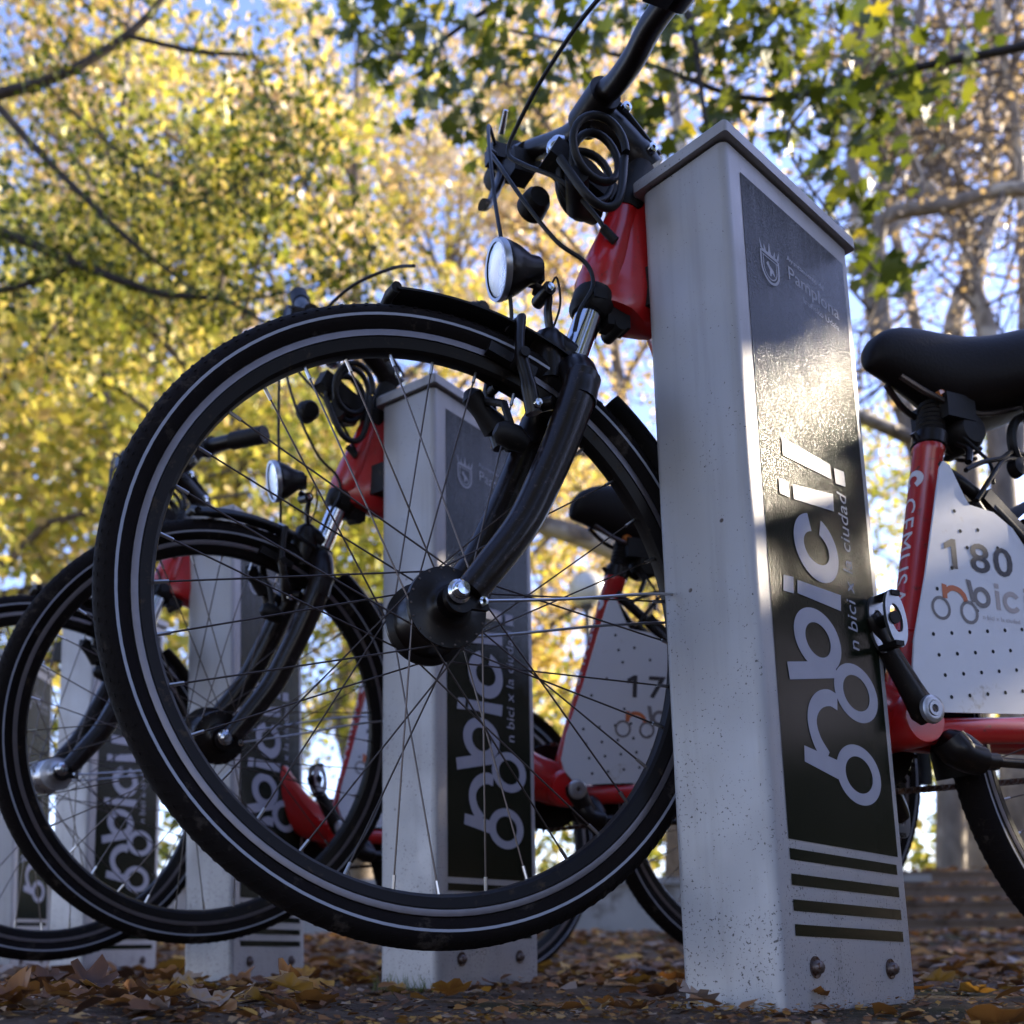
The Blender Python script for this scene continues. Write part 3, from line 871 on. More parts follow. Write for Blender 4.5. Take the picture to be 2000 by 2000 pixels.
    b = MB(); b.lathe([(0.0, -0.042), (0.030, -0.042), (0.034, -0.036), (0.034, 0.036), (0.030, 0.042), (0.0, 0.042)], 32, 'Y', c=BB)
    b.build("bottom_bracket", MT['red'], root)
    # seat tube, tilted as it stands
    ST0 = Vector((0.626, 0, -0.060)); ST1 = Vector((0.7195, 0, 0.316))
    sdir = (ST1 - ST0).normalized()
    b = MB()
    def stp(t): return ST0 + sdir * t
    LST = (ST1 - ST0).length
    b.tube([stp(0), stp(0.03), stp(0.108), stp(0.110), stp(0.113), stp(LST - 0.012), stp(LST - 0.010), stp(LST)], [0.026, 0.0215, 0.0205, 0.0222, 0.0195, 0.0190, 0.0205, 0.0200], 32)
    seat_tube = b.build("seat_tube", MT['red'], root)
    # white lettering wrapped round the seat tube
    F = MB()
    vs, fs = text_mesh("CEMUSA", 0.036, spacing=1.12)
    mxx = max(v[0] for v in vs); sc = 0.158 / mxx
    e1 = Vector((0, -1, 0)); e2 = sdir.cross(e1)   # around the tube
    if e2.x > 0: e2 = -e2
    def wrap(tt, arc, h=0.0004):
        rr = 0.0194 + h; a = arc / 0.0194
        return stp(tt) + (e1 * math.cos(a) + e2 * math.sin(a)) * rr
    # subdivide letters by clipping long faces: use dense strips of points
    def sub(vs, fs, step):
        import bmesh
        bm = bmesh.new()
        bv = [bm.verts.new((v[0], v[1], 0)) for v in vs]
        for f in fs:
            try: bm.faces.new([bv[i] for i in f])
            except Exception: pass
        bmesh.ops.triangulate(bm, faces=bm.faces[:])
        ys_ = [v[1] for v in vs]; y0, y1 = min(ys_), max(ys_)
        k = y0 + step
        while k < y1:
            bmesh.ops.bisect_plane(bm, geom=bm.verts[:] + bm.edges[:] + bm.faces[:], plane_co=(0, k, 0), plane_no=(0, 1, 0)); k += step
        bm.verts.index_update()
        o1 = [tuple(v.co) for v in bm.verts]; o2 = [tuple(v.index for v in f.verts) for f in bm.faces]
        bm.free(); return o1, o2
    v2, f2 = sub(vs, fs, 0.003)
    F.add([wrap(0.305 - v[0] * sc, 0.0215 + 0.0215 - v[1] * 0.80) for v in v2], f2)
    vs, fs = [], []
    c2 = ring2d(0, 0, 0.0140, 0.0140, 0.0060, 0.0060, 30, 330, 32)
    v2, f2 = sub([tuple(v) + (0,) for v in c2[0]], c2[1], 0.003)
    F.add([wrap(0.330 - v[0], 0.031 - v[1]) for v in v2], f2)
    F.build("maker_lettering", MT['letter'], seat_tube, smooth=False)
    # chain stays and seat stays
    RC = Vector((1.056, 0, -0.0585))
    for s in (-1, 1):
        b = MB(); b.tube(spline([(0.640, 0.020 * s, -0.082), (0.72, 0.034 * s, -0.078), (0.90, 0.052 * s, -0.068), (1.05, 0.064 * s, -0.060)], 5), [0.0155] * 8 + [0.0125] * 8, 16, flat=(0.75, 1.1))
        b.build("chain_stay", MT['red'], root)
        b = MB(); b.tube(spline([(0.715, 0.012 * s, 0.285), (0.78, 0.034 * s, 0.225), (0.92, 0.052 * s, 0.085), (1.052, 0.064 * s, -0.052)], 5), 0.0085, 12)
        b.build("seat_stay", MT['black'], root)
    # ---------------- stem and handlebar
    b = MB()
    b.tube([on_axis(0.534), on_axis(0.540), on_axis(0.556), on_axis(0.558), on_axis(0.580), on_axis(0.606)], [0.0225, 0.0240, 0.0235, 0.0195, 0.0190, 0.0180], 24)
    b.build("headset_spacer", MT['plastic'], root)
    top = on_axis(0.606)
    b = MB()
    b.tube(spline([top + Vector((0.012, 0, 0.002)), (0.272, 0, 0.632), (0.240, 0, 0.657), (0.221, 0, 0.672)], 5), [0.022] * 5 + [0.020] * 5 + [0.019] * 6, 20, flat=(0.85, 1))
    b.tube([(0.219, -0.026, 0.674), (0.219, 0.026, 0.674)], 0.0215, 24)
    stem = S(b.build("stem", MT['black'], root))
    b = MB(); b.tube(spline([top + Vector((0.022, 0, 0.020)), (0.262, 0, 0.668), (0.246, 0, 0.682)], 4), [0.009] * 9, 12, flat=(1.5, 0.8)); b.build("stem_lever", MT['plastic'], stem)
    for q in ((0.286, -0.019, 0.622), (0.250, -0.0205, 0.666)):
        b = MB(); b.lathe([(0.0024, -0.0055), (0.0060, -0.005), (0.0066, 0.0)], 14, 'Y', c=q); b.build("stem_bolt", MT['chrome'], stem)
    hb = []
    near = [(0.219, 0.0, 0.674), (0.219, -0.026, 0.6745), (0.219, -0.062, 0.690), (0.214, -0.100, 0.722), (0.213, -0.140, 0.742), (0.226, -0.190, 0.746), (0.252, -0.245, 0.744), (0.285, -0.300, 0.742)]
    near = [(0.219, 0.0, 0.674), (0.219, -0.024, 0.6745), (0.219, -0.050, 0.666), (0.214, -0.095, 0.658), (0.207, -0.140, 0.656), (0.206, -0.190, 0.648), (0.222, -0.240, 0.644), (0.248, -0.300, 0.640)]
    far = [(0.219, 0.024, 0.6745), (0.218, 0.050, 0.680), (0.216, 0.090, 0.700), (0.211, 0.140, 0.728), (0.208, 0.190, 0.757), (0.216, 0.240, 0.788), (0.236, 0.300, 0.822)]
    pts = spline(near[::-1] + far, 6)
    b = MB(); b.tube(pts, 0.0142, 20)
    bar = S(b.build("handlebar", MT['black'], root))
    for s, E in ((-1, near), (1, far)):
        p0, p1 = Vector(E[-2]), Vector(E[-1])
        b = MB(); L_ = (p1 - p0)
        g0 = p0 + L_ * 0.15; g1 = p1 + L_ * 0.35
        n_ = 22
        b.tube([g0 + (g1 - g0) * (k / n_) for k in range(n_ + 1)], [0.0175 if k % 2 else 0.0163 for k in range(n_ + 1)], 18)
        b.build("grip", MT['plastic'], bar)
        # brake lever
        b = MB()
        q = Vector(E[-3]) if s > 0 else Vector(E[-3])
        base = q + Vector((-0.012, 0.0, 0.000))
        b.tube([q + Vector((0.002, -0.012 * s, 0)), q + Vector((0.002, 0.016 * s, 0))], 0.0175, 16)
        b.box(base + Vector((-0.012, 0, -0.006)), (0.030, 0.026, 0.022))
        if s > 0: b.tube(spline([base + Vector((-0.016, 0.0, 0.0)), (0.190, 0.190, 0.742), (0.176, 0.172, 0.700), (0.157, 0.154, 0.655), (0.142, 0.142, 0.628), (0.130, 0.136, 0.620)], 4), [0.009] * 5 + [0.0085] * 8 + [0.0065] * 8, 10, flat=(1.3, .8))
        else: b.tube(spline([base + Vector((-0.020, -0.004 * s, -0.004)), base + Vector((-0.042, 0.020 * s, -0.030)), base + Vector((-0.050, 0.050 * s, -0.058)), base + Vector((-0.058, 0.085 * s, -0.085)), base + Vector((-0.070, 0.100 * s, -0.090))], 4),
               [0.0085] * 6 + [0.0065] * 11, 10, flat=(1.3, .8))
        lv = b.build("brake_lever", MT['black'], bar)
        b = MB(); b.tube([base + Vector((-0.018, -0.022 * s, 0.010)), base + Vector((-0.022, -0.045 * s, 0.026))], [0.0045, 0.0034], 10); b.build("cable_adjuster", MT['chrome'], lv)
    # bell / lever clamp, silver
    b = MB(); b.lathe([(0.0, -0.014), (0.010, -0.0125), (0.0165, -0.006), (0.018, 0.002), (0.0175, 0.004)], 24, 'Y', c=(0.196, 0.045, 0.646)); b.build("bell", MT['chrome'], bar)
    # gear grip shifter
    b = MB(); b.tube([(0.209, 0.150, 0.724), (0.209, 0.186, 0.741)], 0.021, 18); b.box((0.195, 0.150, 0.705), (0.030, 0.030, 0.034)); b.build("shifter", MT['plastic'], bar)
    # ---------------- cables
    cabs = [
        ([(0.205, -0.200, 0.726), (0.196, -0.150, 0.735), (0.172, -0.070, 0.728), (0.152, 0.000, 0.700), (0.135, 0.040, 0.660), (0.128, 0.055, 0.630), (0.140, 0.035, 0.600), (0.168, 0.000, 0.560), (0.200, -0.018, 0.512), (0.217, -0.0245, 0.480)], 0.0027),
        ([(0.178, 0.185, 0.760), (0.140, 0.130, 0.735), (0.110, 0.070, 0.640), (0.098, 0.035, 0.540), (0.092, 0.010, 0.470), (0.094, -0.004, 0.390), (0.098, 0.0, 0.352)], 0.0025),
        ([(0.172, 0.175, 0.740), (0.128, 0.110, 0.680), (0.116, 0.050, 0.600), (0.128, 0.015, 0.530), (0.155, -0.008, 0.470), (0.184, -0.022, 0.440), (0.190, -0.026, 0.410), (0.172, -0.026, 0.375), (0.166, -0.022, 0.350)], 0.0025),
    ]
    for pts, r in cabs:
        b = MB(); b.tube(spline(pts, 7), r, 8); S(b.build("cable", MT['cable'], root))
    b = MB(); b.tube(spline([(0.140, -0.004, 0.392), (0.150, -0.012, 0.420), (0.158, -0.006, 0.392), (0.150, 0.0, 0.360)], 6), 0.0014, 6); S(b.build("lamp_wire", MT['cable'], root))
    b = MB(); b.tube([(0.208, -0.024, 0.490), (0.2225, -0.0275, 0.474)], 0.0052, 12); b.build("cable_stop", MT['plastic'], root)
    # V-brake noodle
    b = MB(); b.tube(spline([(0.094, -0.035, 0.345), (0.092, 0.0, 0.352), (0.094, 0.040, 0.345)], 5), 0.0022, 8); S(b.build("brake_noodle", MT['steel'], root))
    # ---------------- coiled lock cable with its lock body, hung under the stem
    b = MB()
    pts = []
    for k in range(0, 24 * 4 + 1):
        a = 2 * math.pi * k / 24
        t = k / (24 * 4)
        pts.append((0.196 + math.cos(a) * (0.031 + 0.004 * math.sin(a * .5)) + 0.012 * t, -0.050 + 0.085 * t, 0.575 + math.sin(a) * (0.040 - 0.006 * t) + 0.006 * math.sin(a * .37)))
    b.tube(pts, 0.0047, 10)
    b.tube(spline([(0.228, -0.045, 0.572), (0.214, -0.052, 0.510), (0.196, -0.050, 0.494), (0.172, -0.048, 0.506), (0.150, -0.03, 0.560)], 6), 0.0050, 10)
    ck = S(b.build("lock_coil", MT['cable'], root))
    b = MB()
    Ry = Matrix.Rotation(rad(28), 3, 'Y')
    b.box((0.196, 0.004, 0.576), (0.092, 0.030, 0.026), Ry)
    b.tube([(0.172, -0.03, 0.545), (0.196, 0.01, 0.540), (0.226, 0.02, 0.548)], 0.014, 14)
    b.build("lock_body", MT['plastic'], ck)
    b = MB(); b.lathe([(0, -0.012), (0.013, -0.012), (0.017, -0.006), (0.019, 0.012), (0.014, 0.016), (0, 0.016)], 24, 'Y', c=(0.150, 0.03, 0.548)); b.build("bracket_drum", MT['plastic'], ck)
    # ---------------- saddle
    b = MB()
    # sections: x, z top, z of edge, half width, z under
    secs = [(0.624, 0.432, 0.424, 0.006, 0.418), (0.630, 0.453, 0.432, 0.017, 0.412), (0.645, 0.468, 0.440, 0.023, 0.410), (0.670, 0.478, 0.441, 0.027, 0.402), (0.700, 0.482, 0.434, 0.031, 0.392),
            (0.735, 0.481, 0.424, 0.038, 0.378), (0.770, 0.480, 0.415, 0.050, 0.372), (0.805, 0.483, 0.412, 0.068, 0.372), (0.840, 0.493, 0.415, 0.088, 0.378),
            (0.875, 0.505, 0.424, 0.102, 0.386), (0.905, 0.514, 0.436, 0.106, 0.396), (0.930, 0.514, 0.448, 0.098, 0.412), (0.944, 0.500, 0.460, 0.080, 0.436)]
    n = 24; vs, fs = [], []
    for (x, zt, ze, hw, zu) in secs:
        for k in range(n):
            a = 2 * math.pi * k / n
            cy, sz = math.cos(a), math.sin(a)
            yy = hw * math.copysign(abs(cy) ** 0.75, cy)
            if sz >= 0: zz = ze + (zt - ze) * (abs(sz) ** 0.72)
            else: zz = ze - (ze - zu) * abs(sz) ** 0.8; yy *= 0.80 + 0.2 * (1 + sz)
            vs.append((x, yy, zz))
    for i in range(len(secs) - 1):
        for k in range(n):
            l = (k + 1) % n; fs.append((i * n + k, i * n + l, (i + 1) * n + l, (i + 1) * n + k))
    fs.append(tuple(range(n - 1, -1, -1))); fs.append(tuple((len(secs) - 1) * n + k for k in range(n)))
    b.add(vs, fs)
    sad = b.build("saddle", MT['saddle'], root, angle=50)
    md = sad.modifiers.new("sub", 'SUBSURF'); md.levels = 1; md.render_levels = 1
    b = MB()
    for s in (-1, 1):
        b.tube(spline([(0.668, 0.012 * s, 0.404), (0.715, 0.022 * s, 0.378), (0.790, 0.026 * s, 0.366), (0.880, 0.040 * s, 0.392)], 5), 0.0040, 8)
        pts = []
        for k in range(0, 12 * 5 + 1):
            a = 2 * math.pi * k / 12; pts.append((0.862 + math.cos(a) * 0.016, 0.055 * s + math.sin(a) * 0.016, 0.356 + 0.044 * k / 60))
        b.tube(pts, 0.003, 6)
    b.build("saddle_rail", MT['spoke'], sad)
    b = MB(); b.box((0.752, 0, 0.368), (0.050, 0.060, 0.034)); b.lathe([(0, -0.030), (0.020, -0.028), (0.026, -0.02), (0.026, 0.02), (0.020, 0.028), (0, 0.030)], 20, 'Y', c=(0.774, 0, 0.342))
    b.build("saddle_clamp", MT['plastic'], sad)
    b = MB(); b.box((0.738, -0.014, 0.388), (0.030, 0.018, 0.012), Matrix.Rotation(rad(-20), 3, 'Y')); b.build("saddle_tag", MT['amber'], sad)
    # seat post with ribbed gaiter
    b = MB(); pts, rs = [], []
    for k in range(19):
        t = LST + 0.006 + 0.062 * k / 18
        pts.append(stp(t)); rs.append(0.0185 if k % 2 else 0.0165)
    b.tube(pts, rs, 24)
    sp_ = b.build("seat_post", MT['plastic'], root)
    b = MB(); b.tube([stp(LST - 0.002), stp(LST), stp(LST + 0.018), stp(LST + 0.020)], [0.0200, 0.0222, 0.0222, 0.0205], 28)
    b.tube([stp(LST + 0.009) + Vector((0.018, -0.006, 0)), stp(LST + 0.009) + Vector((0.040, 0.002, -0.006))], 0.005, 10)
    b.tube(spline([stp(LST + 0.009) + Vector((0.036, -0.012, 0.0)), stp(LST + 0.009) + Vector((0.044, -0.022, -0.012)), stp(LST) + Vector((0.034, -0.030, -0.028))], 4), 0.0045, 8)
    b.tube([stp(LST + 0.006) + Vector((-0.018, 0, 0)), stp(LST + 0.018) + Vector((-0.030, 0, 0))], 0.004, 8)
    b.build("seat_clamp", MT['black'], sp_)
    # ---------------- white panel beside the rear wheel
    py = -0.045
    outl = [(0.690, 0.272), (0.700, 0.268), (0.722, 0.226), (0.728, 0.218), (0.770, 0.214), (0.821, 0.186), (0.900, 0.115), (0.985, 0.012), (0.992, -0.020), (0.985, -0.046),
            (0.785, -0.054), (0.650, -0.062), (0.634, -0.062), (0.612, -0.040), (0.604, -0.020), (0.612, 0.025), (0.640, 0.110), (0.683, 0.262)]
    b = MB(); b.prism(outl, 0.0022, (Vector((1, 0, 0)), Vector((0, 0, 1)), Vector((0, 1, 0))), o=(0, py, 0))
    panel = b.build("side_panel", MT['white'], root, smooth=False)
    holes = [(0.700, 0.205), (0.707, 0.179), (0.738, 0.185), (0.686, 0.127), (0.716, 0.158), (0.6575, 0.096), (0.770, 0.165), (0.7225, 0.075)]
    for i, (x0, z0) in enumerate(((0.644, 0.036), (0.650, 0.010), (0.657, -0.015), (0.664, -0.042))):
        for k in range(11 - i):
            x = x0 + 0.0308 * k
            z = z0 + 0.0045 * k
            if x < 0.965 and z > -0.05: holes.append((x, z))
    hp = None
    for x, z in holes:
        if hp is None:
            b = MB(); b.lathe([(0.0, 0.0), (0.0026, 0.0)], 12, 'Y'); hp = q = b.build("panel_hole", MT['hole'], panel, smooth=False)
        else:
            q = hp.copy(); COL.objects.link(q); q.parent = panel
        q.location = (x, py - 0.0004, z)
    def onp(a, z, h=0.0): return (a, py - 0.0005 - h, z)
    # bicycle logo on the panel
    Fg = Flat(onp)
    Fg.put(ring2d(0.6610, 0.0715, 0.0160, 0.0155, 0.0118, 0.0115))
    Fg.put(ring2d(0.7085, 0.0712, 0.0155, 0.0155, 0.0112, 0.0112))
    Fg.poly([(0.7075, 0.1150), (0.7155, 0.1140), (0.7210, 0.0860), (0.7140, 0.0850)])
    Fg.put(ring2d(0.7325, 0.0935, 0.0150, 0.0140, 0.0085, 0.0078))
    Fg.mb.build("panel_mark_grey", MT['greyprint'], panel, smooth=False)
    Fg = Flat(onp)
    Fg.poly([(0.7565, 0.1060), (0.7640, 0.1055), (0.7640, 0.0800), (0.7565, 0.0805)])
    Fg.poly([(0.7565, 0.1155), (0.7640, 0.1150), (0.7640, 0.1090), (0.7565, 0.1095)])
    Fg.put(ring2d(0.7850, 0.0930, 0.0160, 0.0145, 0.0090, 0.0080, 35, 325))
    Fg.poly([(0.8075, 0.1055), (0.8150, 0.1050), (0.8150, 0.0800), (0.8075, 0.0805)])
    Fg.poly([(0.8075, 0.1150), (0.8150, 0.1145), (0.8150, 0.1090), (0.8075, 0.1095)])
    vs, fs = text_mesh("n bici x la ciudad", 0.0085); Fg.put(([(0.7300 + v[0] * 1.15, 0.0650 + v[1]) for v in vs], fs))
    Fg.mb.build("panel_mark_beige", MT['beige'], panel, smooth=False)
    Fg = Flat(onp)
    Fg.poly([(0.6655, 0.1040), (0.6735, 0.1030), (0.6735, 0.0850), (0.6655, 0.0850)])
    ar = [(p.x, p.y) for p in spline([(0.670, 0.0930, 0), (0.680, 0.0995, 0), (0.692, 0.0990, 0), (0.701, 0.0930, 0), (0.7045, 0.0845, 0)], 5)]
    Fg.put(stroke2d(ar, 0.0072))
    Fg.mb.build("panel_mark_orange", MT['orange'], panel, smooth=False)
    # chain guard, chainwheel, cranks, pedals, chain
    b = MB()
    b.lathe([(0.030, 0.046), (0.078, 0.046), (0.080, 0.048), (0.078, 0.050), (0.030, 0.050)], 48, 'Y', c=BB); 
    for k in range(38):
        a = 2 * math.pi * k / 38; b.box(BB + Vector((math.cos(a) * 0.0815, 0.048, math.sin(a) * 0.0815)), (0.006, 0.003, 0.004), Matrix.Rotation(-a, 3, 'Y'))
    b.build("chainwheel", MT['black'], root)
    cdir = Vector((-0.56, 0, 0.83)).normalized()
    for s in (-1, 1):
        dd = cdir * (-s)
        yy = 0.066 * s
        c1 = BB + Vector((-0.008, yy, 0)) if s < 0 else BB + Vector((0, yy, 0))
        c1 = Vector((0.593, yy, -0.070)) if s < 0 else BB + Vector((0, yy, 0))
        end = c1 + dd * 0.118 + Vector((0, s * 0.004, 0))
        b = MB()
        pts = [c1 - dd * 0.012, c1, c1 + dd * 0.03, c1 + dd * 0.10, end, end + dd * 0.012]
        b.tube(pts, [0.013, 0.0195, 0.0165, 0.0130, 0.0140, 0.010], 18, flat=(0.62, 1.0))
        ca = b.build("crank", MT['black'], root)
        b = MB(); b.lathe([(0, s * 0.0140), (0.0045, s * 0.0140), (0.0050, s * 0.0165), (0.0085, s * 0.0165), (0.0090, s * 0.0150), (0.0125, s * 0.0155), (0.0165, s * 0.0140), (0.0175, s * 0.010)], 28, 'Y', c=c1); b.build("crank_cap", MT['steel'], ca)
        b = MB(); b.lathe([(0, s * 0.0145), (0.0046, s * 0.0145)], 4, 'Y', c=c1); b.build("square_socket", MT['rust'], ca)
        # folded narrow metal pedal standing upright
        pc = end + Vector((0, s * 0.014, 0))
        b = MB(); b.tube([end + Vector((0, s * 0.004, 0)), pc + Vector((0, s * 0.014, 0))], 0.0075, 14)
        pr = b.build("pedal", MT['plastic'], root)
        for q in (-1, 1):
            yv = pc.y + q * 0.012
            cg = MB(); ring_o = []; ring_i = []
            for k in range(28):
                a = 2 * math.pi * k / 28
                ring_o.append((pc.x + 0.004 + math.cos(a) * 0.0150 + math.sin(a) * -0.004, math.sin(a) * 0.0340 + pc.z))
                ring_i.append((pc.x + 0.004 + math.cos(a) * 0.0085 + math.sin(a) * -0.003, math.sin(a) * 0.0170 + pc.z))
            vs = [(a, yv + h, c_) for h in (0, 0.004) for ring in (ring_o, ring_i) for a, c_ in ring]
            fs = []
            for k in range(28):
                l = (k + 1) % 28
                fs += [(k, l, 28 + l, 28 + k), (56 + l, 56 + k, 84 + k, 84 + l), (k, 56 + k, 56 + l, l), (28 + l, 84 + l, 84 + k, 28 + k)]
            cg.add(vs, fs); cg.build("cage_plate", MT['steel'], pr)
        for q in (-1, 1):
            cg = MB(); cg.box((pc.x + 0.004, pc.y + s * 0.001, pc.z + q * 0.030), (0.012, 0.026, 0.006)); cg.build("pedal_tread", MT['plastic'], pr)
    # chain run
    ch = empty("chain"); ch.parent = root
    kinds = []
    for wd in (0.004, 0.007):
        b = MB(); b.box((0, 0, 0), (0.0115, wd, 0.0075)); kinds.append(b)
    lk = [None, None]
    P0 = BB + Vector((0, 0.048, -0.080)); P1 = Vector((1.056, 0.048, -0.10)); nl = 34
    for zz in (0, 1):
        A = P0 if zz == 0 else BB + Vector((0, 0.048, 0.080)); B_ = P1 if zz == 0 else Vector((1.056, 0.048, -0.02))
        for k in range(nl):
            p = A + (B_ - A) * ((k + 0.5) / nl)
            if lk[k % 2] is None:
                q = lk[k % 2] = kinds[k % 2].build("chain_link", MT['rust'], ch, smooth=False)
            else:
                q = lk[k % 2].copy(); COL.objects.link(q); q.parent = ch
            q.location = p
    # kick stand folded up
    b = MB()
    b.tube(spline([(0.668, -0.020, -0.092), (0.668, -0.045, -0.100), (0.672, -0.062, -0.118)], 4), [0.016] * 9, 14)
    b.tube(spline([(0.640, -0.055, -0.100), (0.652, -0.062, -0.118), (0.676, -0.065, -0.124), (0.700, -0.066, -0.124)], 4), [0.020] * 4 + [0.018] * 5 + [0.011] * 4, 14)
    b.tube([(0.695, -0.066, -0.124), (0.800, -0.066, -0.124), (0.925, -0.067, -0.123)], [0.0065, 0.0060, 0.0055], 12)
    b.build("kickstand", MT['black'], root)
    # rear wheel
    make_wheel(root, "rear_wheel", 0.036, 0.062, loc=(RC.x, 0, RC.z))
    b = MB()
    # rear mudguard
    vs, fs = [], []; n = 40; cr = 7
    for k in range(n + 1):
        a = rad(192 - 190 * k / n)
        for j in range(cr):
            q = -1 + 2 * j / (cr - 1); R = 0.366 - 0.010 * q * q
            vs.append((RC.x + math.cos(a) * R, q * 0.027, RC.z + math.sin(a) * R))
    for k in range(n):
        for j in range(cr - 1): fs.append((k * cr + j, k * cr + j + 1, (k + 1) * cr + j + 1, (k + 1) * cr + j))
    b.add(vs, fs)
    b.build("rear_mudguard", MT['plastic'], root)
    # rear brake bracket, cables and roller on the panel's slanting edge
    b = MB(); b.box((0.735, -0.030, 0.215), (0.034, 0.020, 0.022), Matrix.Rotation(rad(40), 3, 'Y')); b.box((0.800, -0.034, 0.215), (0.085, 0.016, 0.020), Matrix.Rotation(rad(38), 3, 'Y'))
    b.tube([(0.745, -0.034, 0.228), (0.765, -0.034, 0.205)], 0.010, 12); b.build("rear_brake", MT['black'], root)
    for pts, r in (([(0.742, -0.045, 0.226), (0.768, -0.05, 0.262), (0.800, -0.045, 0.292), (0.850, -0.03, 0.306), (0.900, -0.02, 0.300)], 0.0034),
                   ([(0.722, -0.050, 0.262), (0.752, -0.05, 0.278), (0.792, -0.048, 0.292), (0.840, -0.03, 0.318), (0.90, -0.02, 0.322)], 0.0034),
                   ([(0.752, -0.02, 0.335), (0.772, -0.03, 0.308), (0.780, -0.04, 0.285), (0.776, -0.045, 0.255)], 0.0022),
                   ([(0.92, -0.03, 0.345), (0.885, -0.035, 0.372), (0.845, -0.035, 0.362), (0.832, -0.035, 0.330), (0.850, -0.03, 0.306), (0.890, -0.03, 0.308)], 0.0062)):
        q = MB(); q.tube(spline(pts, 6), r, 8); q.build("rear_cable", MT['cable'], root)
    b = MB(); b.lathe([(0, -0.01), (0.012, -0.008), (0.014, 0.004), (0.0, 0.006)], 16, 'Y', c=(0.842, -0.03, 0.295)); b.build("rear_guide", MT['plastic'], root)
    return root, st

def add_number(root, s, dx=0.0, dz=0.0):
    panel = [c for c in root.children if c.name.startswith("side_panel")][0]
    spec = {'1': (0.676, 0.024), '8': (0.719, 0.034), '0': (0.7595, 0.034), '7': (0.716, 0.032), '4': (0.755, 0.036)}
    vals = []
    k = 0
    for ch in s:
        if ch == '1': vs, fs = [(0.55, 0, 0), (0.95, 0, 0), (0.95, 1, 0), (0.62, 1, 0), (0.0, 0.82, 0), (0.0, 0.62, 0), (0.55, 0.74, 0)], [(0, 1, 2, 3, 6), (3, 4, 5, 6)]
        else: vs, fs = text_mesh(ch, 1.0, offset=0.012)
        a0 = min(v[0] for v in vs); a1 = max(v[0] for v in vs); b0 = min(v[1] for v in vs); b1 = max(v[1] for v in vs)
        X0 = (0.676, 0.719, 0.7595)[k] + dx; W = 0.020 if ch == '1' else 0.034
        F = MB(); F.add([(X0 + (v[0] - a0) / (a1 - a0) * W, -0.0457 - k * 0.00005, 0.1265 + dz + (v[1] - b0) / (b1 - b0) * 0.0395) for v in vs], fs); F.build("fleet_digit", MT['digit'], panel, smooth=False)
        k += 1
    pass

bike, steer_names = make_bike()
steer_base = [n.split('.')[0] for n in steer_names]
def copy_bike():
    """copy, remembering which children steer"""
    r = bike.copy(); COL.objects.link(r)
    cp = []
    for ch in list(bike.children):
        c = ch.copy(); COL.objects.link(c); c.parent = r
        if ch.name in steer_names: cp.append(c)
        for g_ in list(ch.children):
            d = g_.copy(); COL.objects.link(d); d.parent = c
    return r, cp
def steer(parts, ang):
    A = axisdir(); R = Matrix.Rotation(ang, 4, A)
    T = Matrix.Translation(SA0) @ R @ Matrix.Translation(-SA0)
    for p in parts: p.matrix_basis = T @ p.matrix_basis
b2, s2 = copy_bike(); b3, s3 = copy_bike()
def place(o, c, yaw, tilt=0.0, lean=0.0):
    o.location = c; o.rotation_euler = (lean, tilt, yaw)
place(bike, (0.0398, 1.0271, 0.4035), 0.3631)
tag(bike, "red and black hire bicycle with white side panel numbered 180, nearest the camera", "bicycle", "hire bicycles docked at the posts")
add_number(bike, "180")
PS = 0.19
yw2, yf2 = 0.5405, 0.33
yf2 = 0.270
c2 = Vector((-0.3080, 1.6480, 0.4100))
place(b2, c2, yf2, tilt=-0.012, lean=0.185); steer(s2, -(yw2 - yf2) * -1)
for c in b2.children:
    if c.name.split('.')[0] in ("crank", "pedal", "crankx") and c.name.startswith(("crank", "pedal")):
        Q = Vector((0.6075, 0, -0.070))
        c.matrix_basis = Matrix.Translation(Q) @ Matrix.Rotation(math.pi, 4, 'Y') @ Matrix.Translation(-Q) @ c.matrix_basis
tag(b2, "second hire bicycle, number starting 17, its front wheel turned, docked at the second post", "bicycle", "hire bicycles docked at the posts")
add_number(b2, "174", 0.050, -0.030)
yw3, yf3 = 0.66, 0.59
c3 = Vector((-0.6592, 1.9098, 0.3913))
place(b3, c3, yf3); steer(s3, (yw3 - yf3))
tag(b3, "third hire bicycle, furthest back at the left edge, with a silver front hub", "bicycle", "hire bicycles docked at the posts")
for c in b3.children:
    if c.name.startswith("front_wheel"):
        for g_ in c.children:
            if g_.name.startswith("hub"):
                g_.data = g_.data.copy(); g_.data.materials[0] = MT['steel']; g_.scale = (0.72, 1, 0.72)
add_number(b3, "170")
for c in b2.children:
    if c.name.startswith("side_panel"):
        for g_ in c.children:
            if g_.name.startswith("panel_mark"): g_.location = (0.060, 0, -0.032)
# ---------------------------------------------------------------- trees
NPR = np.random.default_rng(11)
def px(x, y, D):
    """world point at forward distance D seen at photo pixel (x, y)"""
    v = ri * ((x - PX) / F_PX) + up * (-(y - PY) / F_PX) + fwd
    v = v * (D / v.y)
    return Vector((v.x, v.y, v.z + CAM_H))

